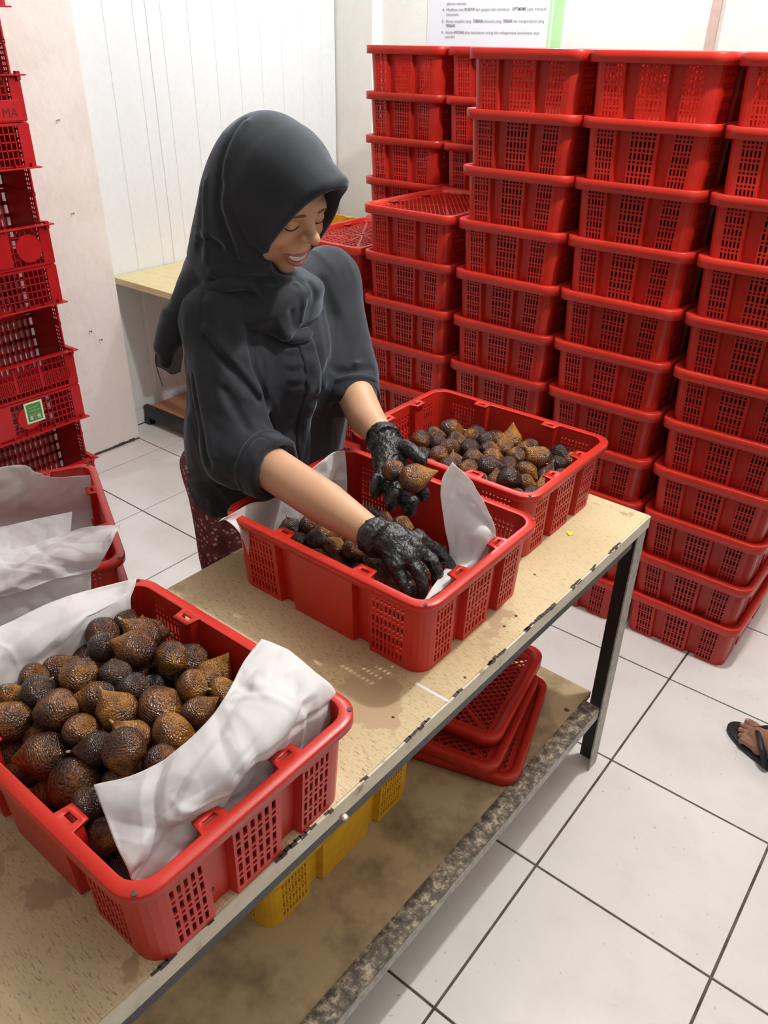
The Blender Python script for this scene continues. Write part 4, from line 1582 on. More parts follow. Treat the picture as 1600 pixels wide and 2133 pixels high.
  (-0.362, 0.305, 0.782, 0.028, -0.01, 0.6, 0.8, 0.51, 0), (-0.306, 0.081, 0.779, 0.026, -0.84, -0.34, 0.42, 0.03, 0), (-0.305, 0.134, 0.78, 0.027, 0.63, -0.09, -0.77, 0, 0),
  (-0.312, 0.194, 0.781, 0.027, 0.78, 0.17, -0.6, 0.3, 0), (-0.306, 0.248, 0.78, 0.027, -0.67, 0.03, 0.74, 0.18, 0), (-0.301, 0.312, 0.779, 0.025, 0.49, -0.25, -0.84, 0.17, 0),
  (-0.252, 0.082, 0.781, 0.027, 0.84, 0.38, -0.37, 0.17, 0), (-0.251, 0.138, 0.781, 0.028, 0.05, -0.58, -0.81, 0.53, 0), (-0.259, 0.194, 0.78, 0.026, -0.67, 0.03, 0.74, 0.57, 0),
  (-0.247, 0.248, 0.781, 0.027, 0.81, 0.58, -0.08, 0.49, 0), (-0.249, 0.304, 0.779, 0.026, 0.08, 0.64, 0.76, 0.54, 0), (-0.197, 0.083, 0.782, 0.028, -0.08, -0.64, -0.76, 0.03, 0),
  (-0.192, 0.136, 0.779, 0.026, 0.62, -0.1, -0.78, 0.16, 0), (-0.204, 0.187, 0.782, 0.029, -0.64, -0.72, -0.28, 0.44, 0), (-0.191, 0.239, 0.779, 0.026, 0.3, -0.41, -0.86, 0.3, 0),
  (-0.192, 0.29, 0.78, 0.026, 0.84, 0.32, -0.44, 0.3, 0),
 ],
}
PAPER = {
 'L1': [
  [(-1.209, -0.494, 0.8), (-1.166, -0.408, 0.8), (-1.119, -0.397, 0.795), (-1.076, -0.384, 0.79), (-1.049, -0.312, 0.775)],
  [(-1.21, -0.509, 0.74), (-1.159, -0.429, 0.73), (-1.135, -0.397, 0.725), (-1.111, -0.365, 0.72), (-1.056, -0.31, 0.735)],
  [(-1.235, -0.517, 0.66), (-1.182, -0.432, 0.66), (-1.162, -0.391, 0.655), (-1.138, -0.357, 0.655), (-1.073, -0.307, 0.67)],
  [(-1.18, -0.554, 0.625), (-1.134, -0.469, 0.62), (-1.106, -0.433, 0.62), (-1.087, -0.39, 0.62), (-1.049, -0.332, 0.62)],
 ],
 'L1b': [
  [(-0.965, -0.618, 0.807), (-0.943, -0.573, 0.806), (-0.912, -0.511, 0.808), (-0.884, -0.455, 0.809)],
  [(-0.939, -0.633, 0.797), (-0.917, -0.59, 0.795), (-0.889, -0.533, 0.793), (-0.861, -0.476, 0.792)],
  [(-0.904, -0.653, 0.79), (-0.883, -0.61, 0.787), (-0.857, -0.558, 0.788), (-0.829, -0.501, 0.787)],
 ],
 'L2': [
  [(-0.885, -0.659, 0.806), (-0.864, -0.617, 0.804), (-0.842, -0.573, 0.804), (-0.815, -0.519, 0.814), (-0.793, -0.484, 0.823), (-0.761, -0.431, 0.815)],
  [(-0.857, -0.676, 0.796), (-0.837, -0.634, 0.794), (-0.815, -0.59, 0.795), (-0.79, -0.541, 0.805), (-0.766, -0.491, 0.806), (-0.743, -0.445, 0.818)],
  [(-0.843, -0.689, 0.773), (-0.823, -0.647, 0.771), (-0.801, -0.602, 0.774), (-0.778, -0.556, 0.782), (-0.752, -0.5, 0.784), (-0.733, -0.461, 0.815)],
  [(-0.844, -0.696, 0.742), (-0.823, -0.654, 0.742), (-0.801, -0.61, 0.746), (-0.778, -0.563, 0.754), (-0.753, -0.511, 0.751), (-0.742, -0.489, 0.774)],
 ],
 'L3': [
  [(-0.848, -0.689, 0.761), (-0.806, -0.604, 0.759), (-0.758, -0.507, 0.755)],
  [(-0.853, -0.701, 0.706), (-0.81, -0.614, 0.706), (-0.762, -0.516, 0.698)],
  [(-0.859, -0.714, 0.644), (-0.816, -0.626, 0.639), (-0.766, -0.525, 0.631)],
 ],
 'FR': [
  [(-0.183, -0.855, 0.912), (-0.148, -0.819, 0.925), (-0.13, -0.779, 0.94), (-0.13, -0.722, 0.955), (-0.164, -0.647, 0.96), (-0.182, -0.601, 0.955)],
  [(-0.151, -0.866, 0.905), (-0.11, -0.829, 0.925), (-0.087, -0.784, 0.942), (-0.083, -0.729, 0.957), (-0.102, -0.658, 0.962), (-0.143, -0.596, 0.955)],
  [(-0.118, -0.877, 0.893), (-0.082, -0.834, 0.91), (-0.062, -0.782, 0.925), (-0.052, -0.727, 0.94), (-0.069, -0.649, 0.945), (-0.108, -0.587, 0.935)],
  [(-0.087, -0.884, 0.878), (-0.073, -0.827, 0.884), (-0.073, -0.772, 0.888), (-0.073, -0.702, 0.89), (-0.073, -0.628, 0.89), (-0.082, -0.572, 0.895)],
  [(-0.091, -0.884, 0.83), (-0.077, -0.827, 0.83), (-0.077, -0.772, 0.83), (-0.077, -0.702, 0.83), (-0.077, -0.628, 0.83), (-0.086, -0.6, 0.83)],
 ],
 'FL': [
  [(-0.492, -0.827, 0.935), (-0.492, -0.768, 0.93), (-0.486, -0.707, 0.93), (-0.478, -0.628, 0.919), (-0.462, -0.594, 0.917)],
  [(-0.455, -0.848, 0.925), (-0.455, -0.791, 0.919), (-0.455, -0.732, 0.919), (-0.452, -0.659, 0.915), (-0.446, -0.61, 0.915)],
  [(-0.446, -0.863, 0.887), (-0.446, -0.808, 0.873), (-0.446, -0.753, 0.882), (-0.444, -0.698, 0.903), (-0.44, -0.624, 0.894)],
  [(-0.448, -0.863, 0.82), (-0.448, -0.808, 0.82), (-0.448, -0.753, 0.82), (-0.448, -0.698, 0.82), (-0.448, -0.624, 0.82)],
 ],
 'ML': [
  [(-0.494, -0.406, 0.915), (-0.503, -0.327, 0.912), (-0.5, -0.273, 0.901), (-0.498, -0.186, 0.919), (-0.498, -0.119, 0.933), (-0.495, -0.083, 0.928)],
  [(-0.498, -0.383, 0.905), (-0.499, -0.327, 0.892), (-0.497, -0.266, 0.875), (-0.496, -0.183, 0.882), (-0.496, -0.115, 0.891), (-0.488, -0.086, 0.887)],
  [(-0.479, -0.375, 0.885), (-0.497, -0.293, 0.833), (-0.497, -0.232, 0.814), (-0.497, -0.172, 0.821), (-0.495, -0.111, 0.835), (-0.485, -0.09, 0.836)],
  [(-0.498, -0.34, 0.8), (-0.498, -0.293, 0.8), (-0.498, -0.232, 0.8), (-0.498, -0.172, 0.8), (-0.498, -0.111, 0.8), (-0.498, -0.09, 0.8)],
 ],
 'MR': [
  [(-0.17, -0.2, 1.056), (-0.175, -0.221, 1.022), (-0.175, -0.204, 0.944), (-0.165, -0.198, 0.875), (-0.135, -0.288, 0.881), (-0.126, -0.326, 0.878)],
  [(-0.16, -0.196, 1.047), (-0.165, -0.183, 0.992), (-0.15, -0.185, 0.936), (-0.14, -0.189, 0.881), (-0.126, -0.27, 0.877), (-0.126, -0.324, 0.877)],
  [(-0.15, -0.187, 1.034), (-0.145, -0.145, 0.956), (-0.125, -0.156, 0.913), (-0.126, -0.181, 0.878), (-0.126, -0.261, 0.873), (-0.126, -0.323, 0.879)],
  [(-0.14, -0.183, 1.023), (-0.122, -0.134, 0.93), (-0.126, -0.124, 0.884), (-0.126, -0.159, 0.855), (-0.126, -0.246, 0.859), (-0.126, -0.32, 0.877)],
 ],
}


def fruit_mesh(name, seed, tip, squash, lump):
    r_ = random.Random(seed)
    nr, ns = 18, 22
    ph = [r_.uniform(0, 6.28) for _ in range(4)]
    V = []
    for i in range(1, nr):
        s = i / nr
        if s < .62:
            a = s / .62 * math.radians(118)
            z, r = -math.cos(a), math.sin(a)
        else:
            q = (s - .62) / .38
            z = .47 + q * tip
            r = .883 * (1 - q) ** (1.05 + .25 * tip) + .085 * (q > 0) * min(1, q * 2)
        for k in range(ns):
            th = 2 * math.pi * k / ns
            w = 1 + lump * (.05 * math.cos(3 * th + ph[0]) + .04 * math.cos(2 * th + ph[1])) * (1 - max(0, z) * .4)
            bx = .10 * lump * math.sin(ph[2]) * max(0, z + .2) ** 2
            by = .10 * lump * math.cos(ph[2]) * max(0, z + .2) ** 2
            V.append((r * w * math.cos(th) * squash + bx, r * w * math.sin(th) + by, z))
    V.append((0, 0, -1))
    V.append((V[-2][0] * 0 + .10 * lump * math.sin(ph[2]) * (tip + .67) ** 2, .10 * lump * math.cos(ph[2]) * (tip + .67) ** 2, .47 + tip * 1.03))
    F = []
    n = nr - 1
    for i in range(n - 1):
        for k in range(ns):
            F.append((i * ns + k, i * ns + (k + 1) % ns, (i + 1) * ns + (k + 1) % ns, (i + 1) * ns + k))
    for k in range(ns):
        F.append((n * ns, (k + 1) % ns, k))
        F.append((n * ns + 1, (n - 1) * ns + k, (n - 1) * ns + (k + 1) % ns))
    me = bpy.data.meshes.new(name)
    me.from_pydata(V, [], F)
    me.polygons.foreach_set('use_smooth', [True] * len(F))
    return me, V[-1]


SHAPES = [(1, .85, 1.0, 1.0), (2, .62, .95, 1.2), (3, 1.15, .96, .8), (4, .75, .90, 1.5), (5, .55, 1.0, .9), (6, 1.0, .93, 1.3)]
FM = {}
for (sd, tip, sq, lu) in SHAPES:
    for mi, mt in enumerate((M_FR_DARK, M_FR_MID, M_FR_WARM)):
        me, tp = fruit_mesh('snake_fruit', sd, tip, sq, lu)
        me.materials.append(mt)
        FM[(sd, mi)] = (me, tp)
bm = bmesh.new()
tube(bm, [(0, 0, -.06), (0, 0, .10), (.01, 0, .17)], [.085, .075, .05], 7)
stem_me = bpy.data.meshes.new('stem')
bm.to_mesh(stem_me)
bm.free()
stem_me.materials.append(M_STEM)
# rim-side remnant of the flower end
CR_NAME = {'F': 'the front crate', 'M': 'the middle crate', 'K': 'the far crate'}
fr = random.Random(12)
cam_r = Vector((math.cos(CAM_YAW), math.sin(CAM_YAW), 0))
cam_f = Vector((-math.sin(CAM_YAW), math.cos(CAM_YAW), 0))


def put_fruit(x, y, z, r, d, warm, label, group, scale=1.0, sd=None, stem=None):
    mi = 0 if warm < .28 else (1 if warm < .62 else 2)
    sd = sd or fr.choice([1, 2, 2, 3, 4, 5, 5, 6])
    me, tp = FM[(sd, mi)]
    o = bpy.data.objects.new('snake_fruit', me)
    COL.objects.link(o)
    dv = Vector(d).normalized()
    q = dv.to_track_quat('Z', 'Y') @ Euler((0, 0, fr.uniform(0, 6.28))).to_quaternion()
    o.rotation_mode = 'QUATERNION'
    o.rotation_quaternion = q
    o.location = (x, y, z)
    o.scale = (r * scale,) * 3
    if stem or (stem is None and fr.random() < .4):
        s = bpy.data.objects.new('stem', stem_me)
        COL.objects.link(s)
        s.parent = o
        s.location = tp
    return tag(o, label, 'fruit', group)


TONE = ['dark brown', 'brown', 'orange-brown']
for key, rows_ in FRUIT.items():
    vis = [q for q in rows_ if q[8] or key == 'M']
    vis.sort(key=lambda q: -(cam_f.x * q[0] + cam_f.y * q[1]))
    per = 6
    nrow = math.ceil(len(vis) / per)
    for i in range(nrow):
        row = sorted(vis[i * per:(i + 1) * per], key=lambda q: cam_r.x * q[0] + cam_r.y * q[1])
        for j, q in enumerate(row):
            mi = 0 if q[7] < .28 else (1 if q[7] < .62 else 2)
            lab = '%s snake fruit, %s, %s from left in %s row from the back' % (TONE[mi], CR_NAME[key][4:], ORD[j], ORD[i])
            put_fruit(q[0], q[1], q[2], q[3], q[4:7], q[7], lab, 'snake fruit heaped in %s' % CR_NAME[key], 1.06 if q[8] else 1.0)
    for q in rows_:
        if not q[8] and key != 'M':
            put_fruit(q[0], q[1], q[2], q[3], q[4:7], q[7], 'brown snake fruit buried in the lower layer of %s' % CR_NAME[key], 'buried snake fruit in %s' % CR_NAME[key], 1.0, fr.choice([2, 5]), False)
# two fruit in her palm
put_fruit(-.3095, -.170, .9820, .0205, (-.35, .1, .6), .3, 'small brown snake fruit held in the upturned gloved hand, behind the larger', None, 1.0, 5, False)
put_fruit(-.2705, -.1600, .9745, .0265, (.70, .42, .22), .66, 'orange-brown snake fruit with long tip held in the upturned gloved hand', None, 1.0, 3, False)

# ================================================================== PAPER LINERS
def sheet(name, ctrl, nu, nv, amp, seed, label, group=None, fold=.0, th=.0007):
    G_ = catmull(np.array(ctrl), nu, nv)
    du = np.gradient(G_, axis=0)
    dv = np.gradient(G_, axis=1)
    nn = np.cross(du, dv)
    nn /= np.maximum(np.linalg.norm(nn, axis=2, keepdims=True), 1e-9)
    Q = G_.reshape(-1, 3) + seed * .37
    h = np.zeros(len(Q))
    r2 = np.random.default_rng(seed)
    for fr_, w in ((11, 1.0), (24, .55), (52, .28)):
        R_, _ = np.linalg.qr(r2.normal(size=(3, 3)))
        h += w * .45 * (.45 - np.abs(vnoise(Q @ R_ * fr_)))
    # sharp creases: folded triangular waves in random directions, strong only in patches
    S_ = G_.reshape(-1, 3)
    for k_ in range(46):
        d = r2.normal(size=3)
        d /= np.linalg.norm(d)
        wd = r2.uniform(.004, .022)
        c = S_[r2.integers(len(S_))] @ d
        s_ = S_ @ d - c + .004 * vnoise(S_ * 22 + k_ * 1.7)
        w_ = np.clip(vnoise(S_ * 11 + k_ * 5.3 + seed) * 2.6 - .2, 0, 1)
        h += r2.choice([-1, 1]) * r2.uniform(.5, 1.3) * (wd / .016) ** .7 * w_ * np.clip(1 - np.abs(s_) / wd, 0, 1)
    h = h.reshape(nu, nv)
    eu = np.minimum(1, np.minimum(np.arange(nu), np.arange(nu)[::-1]) / 4 + .35)[:, None]
    ev = np.minimum(1, np.minimum(np.arange(nv), np.arange(nv)[::-1]) / 4 + .35)[None]
    A_ = G_ + nn * (h * amp * eu * ev)[..., None]
    # slightly ragged outline
    B_ = A_ - nn * th
    V, F = shell(A_, B_, np.ones((nu - 1, nv - 1), bool), False)
    o = mesh_np(name, V, F, M_PAPER, None, False)
    return tag(o, label, 'paper', group)


sheet('paper_liner', PAPER['FR'], 110, 150, .0062, 3, 'crumpled white paper folded over the fruit at the right side of the front crate')
sheet('paper_liner', PAPER['FL'], 70, 120, .0040, 4, 'white liner paper along the left end of the front crate')
sheet('paper_liner', PAPER['ML'], 60, 110, .0030, 6, 'white liner paper along the end of the middle crate nearest the woman')
sheet('paper_liner', PAPER['MR'], 80, 110, .0036, 7, 'white paper standing up at the right end of the middle crate')
sheet('paper_liner', PAPER['L1'], 60, 80, .0035, 8, 'white paper lining the inside of the crate at the left edge')
sheet('paper_liner', PAPER['L1b'], 40, 60, .003, 12, 'white paper sheet lying inside the crate at the left edge')
sheet('paper_liner', PAPER['L2'], 70, 110, .0042, 9, 'white paper draped over the near rim of the crate at the left edge')
sheet('paper_liner', PAPER['L3'], 30, 44, .002, 10, 'shaded white paper hanging lowest below the crate at the left edge')
# flat paper on the bottom of the middle crate
bt = [[(-.215 + .031 * i, -.305 + .070 * j, .762 + .004 * ((i + j) % 2)) for j in range(4)] for i in range(4)]
sheet('paper_liner', bt, 30, 40, .002, 11, 'white paper lying flat on the bottom of the middle crate')

# ================================================================== THE WOMAN
LOC_L = np.array([.0962, .9921, .0808])
LOC_F = np.array([.8365, -.0366, -.5468])
LOC_U = np.array([.5395, -.1202, .8334])
HR = np.stack([LOC_L, LOC_F, LOC_U], 1).astype(np.float32)
HC = np.array([-.630, -.099, 1.3826], np.float32)
HS = .98
HK = .94


def to_head(P):
    return ((P - HC) @ HR) / HS


def from_head(q):
    return (np.asarray(q, float) * HS) @ HR.T.astype(float) + HC


def sph(q, c, r):
    return np.linalg.norm(q - np.float32(c), axis=1) - r


def cyl(P, a, b, r, rnd):
    a, b = np.float32(a), np.float32(b)
    ba = b - a
    L_ = float(np.linalg.norm(ba))
    ax = ba / L_
    pa = P - a
    h = pa @ ax
    rad = np.linalg.norm(pa - h[:, None] * ax, axis=1)
    dx = rad - (r - rnd)
    dy = np.abs(h - L_ / 2) - (L_ / 2 - rnd)
    return np.minimum(np.maximum(dx, dy), 0) + np.sqrt(np.maximum(dx, 0) ** 2 + np.maximum(dy, 0) ** 2) - rnd


def crease(P, pts, w, amp):
    """amp > 0 raises a soft ridge along pts, amp < 0 sinks a groove"""
    d = np.maximum(chain(P, pts, [0.0] * len(pts)), 0)
    return amp * np.exp(-(d / w) ** 2)


EYE = .031
EZ = .008


def f_face(P):
    q = to_head(P)
    d = ell(q, (0, -.012, .020), (.070, .085, .080))
    d = smin(d, ell(q, (0, .018, -.012), (.064, .070, .078)), .03)
    d = smin(d, ell(q, (0, .030, -.062), (.050, .052, .046)), .025)
    d = smin(d, sph(q, (0, .070, -.098), .017), .022)
    for s in (-1, 1):
        d = smin(d, ell(q, (s * .039, .060, -.026), (.024, .023, .021)), .016)
        d = smin(d, ell(q, (s * .046, .040, -.06), (.018, .03, .03)), .02)
    d = smin(d, cap(q, (-.030, .0725, .031), (.030, .0725, .031), .010, .010), .022)
    for s in (-1, 1):
        d = smax(d, -ell(q, (s * EYE, .099, EZ + .002), (.019, .021, .012)), .010)
        d = smin(d, ell(q, (s * EYE, .0725, EZ), (.0155, .0125, .0115)), .004)
    d = smin(d, cap(q, (0, .082, .020), (0, .106, .000), .0065, .0090), .014)
    d = smin(d, sph(q, (0, .1105, -.0035), .0100), .008)
    for s in (-1, 1):
        d = smin(d, ell(q, (s * .0125, .098, -.0095), (.0085, .0095, .0078)), .006)
        d = smax(d, -sph(q, (s * .0062, .1045, -.0165), .0034), .004)
    # mouth mound and a smiling opening
    w = q.copy()
    w[:, 2] = q[:, 2] - 11 * q[:, 0] ** 2
    d = smin(d, ell(w, (0, .078, -.058), (.030, .018, .019)), .012)
    d = smax(d, -ell(w, (0, .100, -.0625), (.0265, .024, .0090)), .003)
    # smile folds
    for s in (-1, 1):
        d = smax(d, -chain(q, [(s * .020, .102, -.014), (s * .031, .096, -.034), (s * .036, .088, -.055)], [.0035, .004, .003]), .010)
        d = smax(d, -sph(w, (s * .031, .093, -.062), .004), .008)
    return d * HS


E_R, CU_R, WR_R = np.array([-.585, -.262, .968]), np.array([-.507, -.262, .955]), np.array([-.258, -.284, .926])
E_L, CU_L, WR_L = np.array([-.590, .030, 1.030]), np.array([-.548, .000, .992]), np.array([-.400, -.086, .986])
S_R, S_L = np.array([-.705, -.190, 1.165]), np.array([-.690, .085, 1.185])
PEL = np.array([-.765, -.06, .80])
FEET = [(-.77, -.15), (-.78, .02)]


def f_body(P):
    d = smin(cap(P, from_head((0, -.03, -.05)), (-.70, -.055, 1.20), .045, .05), cap(P, (-.70, -.055, 1.16), PEL, .075, .085), .03)
    d = smin(d, chain(P, [S_R, E_R, CU_R * .45 + WR_R * .55, WR_R, WR_R + (WR_R - CU_R) * .10], [.040, .040, .0375, .0255, .013]), .012)
    d = smin(d, chain(P, [S_L, E_L, CU_L * .5 + WR_L * .5, WR_L, WR_L + (WR_L - CU_L) * .10], [.040, .039, .035, .0245, .013]), .012)
    for (x, y) in FEET:
        d = smin(d, chain(P, [(x + .01, y, .78), (x + .01, y, .42), (x - .01, y, .075)], [.07, .05, .034]), .03)
        d = smin(d, cap(P, (x - .03, y, .042), (x + .14, y - .01, .026), .036, .022), .03)
    return smax(d, -P[:, 2] + .003, .004)


person = empty('person', (PEL[0], PEL[1], 0))
tag(person, 'smiling person in black shirt and dark headscarf sorting fruit with black gloves', 'person')


def adopt(o):
    bpy.context.view_layer.update()
    o.parent = person
    o.matrix_parent_inverse = person.matrix_world.inverted()
    return o


V1, F1 = sdf_mesh(f_body, (-.93, -.40, 0), (-.16, .26, 1.42), .0045)
V2, F2 = sdf_mesh(f_face, (-.85, -.22, 1.18), (-.48, .12, 1.56), .0017)
V = np.concatenate([V1, V2])
F = np.concatenate([F1, F2 + len(V1)])
body = adopt(mesh_np('body', V, F, M_SKIN, None, True))


# mouth, teeth, lashes, brows
def f_lips(P):
    q = to_head(P)
    z = q[:, 2] - 11 * q[:, 0] ** 2 + .0625
    e = np.sqrt((q[:, 0] / .0280) ** 2 + (z / .0108) ** 2)
    ring = (e - 1) * .0108
    yl = .0955 - 11 * q[:, 0] ** 2
    t = np.where(z < 0, .0046, .0026) * np.clip(1.15 - np.abs(q[:, 0]) / .034, .35, 1)
    return (np.sqrt(ring ** 2 + ((q[:, 1] - yl) * .85) ** 2) - t) * .8 * HS


def f_teeth(P):
    q = to_head(P)
    z = q[:, 2] - 11 * q[:, 0] ** 2 + .0605
    yl = .0945 - 13 * q[:, 0] ** 2
    fx = np.abs((q[:, 0] / .0062 + 100.5) % 1 - .5)
    notch = .0022 * np.clip((fx - .38) / .12, 0, 1)
    d = np.maximum(np.maximum(np.abs(z) - .0058 * np.clip(1.2 - (q[:, 0] / .028) ** 2, .2, 1), np.abs(q[:, 1] - yl) - (.0026 - notch)), np.abs(q[:, 0]) - .0235)
    return d * HS


lo_m, hi_m = from_head((0, .09, -.06)) - .05, from_head((0, .09, -.06)) + .05
adopt(sdf_obj('lips', f_lips, lo_m, hi_m, .0011, M_LIP))
adopt(sdf_obj('teeth', f_teeth, lo_m, hi_m, .0010, M_TEETH))
bm = bmesh.new()
bmesh.ops.create_uvsphere(bm, u_segments=20, v_segments=12, radius=1)
for v in bm.verts:
    q = (v.co.x * .026, .078 + v.co.y * .012 - 9 * (v.co.x * .026) ** 2, -.0625 + v.co.z * .007 + 11 * (v.co.x * .026) ** 2)
    v.co = Vector(from_head(q))
adopt(bm_obj('mouth_cavity', bm, M_DARK, None, True))


def surf_y(x, z):
    """front surface of the face at head coordinates x,z"""
    ys = np.linspace(.13, .03, 200)
    q = np.stack([np.full(200, x), ys, np.full(200, z)], 1)
    d = f_face(from_head(q).astype(np.float32))
    k = np.argmax(d < 0)
    return ys[k]


for s in (-1, 1):
    bm = bmesh.new()
    pts, rr = [], []
    for k in range(13):
        t = k / 12 * 2 - 1
        x = s * EYE + t * .0155
        z = EZ - .0055 * (1 - t * t) - .0005 + s * t * -.0004
        pts.append(from_head((x, surf_y(x, z) + .0004, z)))
        rr.append(.0004 + .0013 * (1 - t * t) ** .6)
    tube(bm, pts, rr, 6)
    adopt(bm_obj('eyelashes', bm, M_LASH))
    bm = bmesh.new()
    pts, rr = [], []
    for k in range(13):
        t = k / 12
        x = s * (.013 + .034 * t)
        z = EZ + .0235 + .0050 * math.sin(t * 2.6) - .0075 * t
        pts.append(from_head((x, surf_y(x, z) - .0012, z)))
        rr.append(.0031 * (1 - t) ** .5 * (.55 + .45 * min(1, t * 6)) + .0006)
    tube(bm, pts, rr, 8)
    adopt(bm_obj('eyebrow', bm, M_BROW))

# ---- headscarf
EDGE = np.array([(-.050, .047, -.088), (-.058, .070, -.020), (-.059, .086, .034), (-.048, .099, .082), (-.022, .108, .111), (.006, .111, .117), (.026, .109, .111), (.043, .098, .072), (.061, .083, .016), (.074, .066, -.04), (.058, .060, -.09), (.006, .054, -.126), (-.034, .046, -.118)])
ring = np.concatenate([EDGE, EDGE, EDGE])[:, None, :]
ring = catmull(np.repeat(ring, 2, 1), len(ring) * 6 - 5, 2)[:, 0][len(EDGE) * 6:len(EDGE) * 12]
ring_w = (ring * HK) @ HR.T.astype(float) + HC
anch = np.stack([ring[:, 0] * 1.18, ring[:, 1] * .0 - .005, ring[:, 2] * .86], 1)
anch_w = (anch * HK) @ HR.T.astype(float) + HC


def loc(P):
    return (P - HC) @ HR / np.float32(HK)


def hoodp(c):
    return (np.asarray(c, float) * HK) @ HR.T.astype(float) + HC


HOOD_FOLDS = [
    ([(-.653, -.144, 1.501), (-.661, -.189, 1.443), (-.663, -.203, 1.374), (-.652, -.195, 1.318), (-.65, -.187, 1.282)], .008, -.006),
    ([(-.643, -.150, 1.496), (-.650, -.192, 1.440), (-.650, -.204, 1.374), (-.640, -.192, 1.318), (-.637, -.182, 1.290)], .009, .005),
    ([(-.732, -.2, 1.314), (-.690, -.203, 1.332), (-.663, -.201, 1.322), (-.650, -.193, 1.290)], .007, .006),
    ([(-.730, -.2, 1.300), (-.690, -.203, 1.318), (-.668, -.201, 1.306)], .006, -.006),
    ([(-.655, -.198, 1.408), (-.63, -.18, 1.316), (-.616, -.149, 1.287), (-.600, -.115, 1.262)], .007, -.0045),
    ([(-.69, -.21, 1.262), (-.632, -.163, 1.266), (-.617, -.089, 1.238)], .007, .006),
    ([(-.69, -.21, 1.248), (-.640, -.172, 1.254), (-.620, -.130, 1.240)], .006, -.006),
    ([(-.72, -.218, 1.224), (-.664, -.201, 1.242), (-.609, -.121, 1.225), (-.59, -.083, 1.212)], .008, .007),
    ([(-.72, -.218, 1.210), (-.664, -.198, 1.226), (-.615, -.135, 1.212)], .006, -.005),
    ([(-.719, -.193, 1.388), (-.722, -.206, 1.294)], .010, -.006),
    ([(-.640, -.165, 1.235), (-.605, -.150, 1.190), (-.590, -.130, 1.150)], .006, .006),
    ([(-.615, -.130, 1.225), (-.590, -.120, 1.190), (-.583, -.115, 1.160)], .007, -.003),
    ([(-.600, -.090, 1.232), (-.580, -.090, 1.200), (-.578, -.100, 1.165)], .006, .006),
    ([(-.595, -.060, 1.228), (-.578, -.062, 1.200), (-.580, -.075, 1.172)], .006, -.006),
    ([(-.70, -.20, 1.41), (-.703, -.212, 1.28)], .008, .004)]
SHIRT_FOLDS = [
    ([(-.665, -.254, 1.176), (-.65, -.252, 1.158), (-.612, -.243, 1.122), (-.578, -.217, 1.063)], .007, .008),
    ([(-.660, -.262, 1.160), (-.640, -.258, 1.140), (-.600, -.245, 1.105), (-.575, -.222, 1.055)], .008, -.011),
    ([(-.689, -.254, 1.129), (-.616, -.257, 1.097), (-.586, -.252, 1.066)], .007, .008),
    ([(-.690, -.262, 1.118), (-.610, -.270, 1.078), (-.560, -.270, 1.020)], .009, -.005),
    ([(-.63, -.181, 1.174), (-.605, -.205, 1.107), (-.590, -.195, 1.03)], .009, -.012),
    ([(-.675, -.266, 1.104), (-.641, -.294, 1.046), (-.586, -.329, .978)], .008, .006),
    ([(-.685, -.270, 1.090), (-.652, -.298, 1.030), (-.600, -.330, .960)], .008, -.009),
    ([(-.636, .018, 1.211), (-.612, .013, 1.155), (-.575, -.017, 1.108), (-.559, -.038, 1.075)], .010, -.013),
    ([(-.570, -.045, 1.062), (-.543, -.009, 1.054), (-.530, .040, 1.052)], .007, -.006),
    ([(-.558, -.037, 1.080), (-.543, -.009, 1.074), (-.532, .022, 1.073)], .007, .007),
    ([(-.56, -.047, 1.078), (-.557, -.077, 1.057), (-.563, -.094, 1.028)], .009, -.010),
    ([(-.615, -.03, 1.174), (-.573, -.06, 1.115), (-.557, -.074, 1.046)], .010, .006),
    ([(-.562, -.316, .958), (-.712, -.254, .857), (-.777, -.249, .821)], .010, .006),
    ([(-.693, -.229, 1.226), (-.676, -.252, 1.194), (-.667, -.256, 1.162)], .003, -.003)]
for q0, q1 in (((-.602, -.125, 1.142), (-.595, -.103, 1.141)), ((-.591, -.135, 1.120), (-.582, -.108, 1.119)), ((-.581, -.140, 1.096), (-.572, -.112, 1.095)), ((-.576, -.144, 1.070), (-.566, -.114, 1.068)), ((-.575, -.141, 1.045), (-.566, -.113, 1.045))):
    SHIRT_FOLDS.append(([q0, q1], .005, .0022))
    SHIRT_FOLDS.append(([tuple(np.array(q0) - [0, 0, .011]), tuple(np.array(q1) - [0, 0, .013])], .004, -.0024))


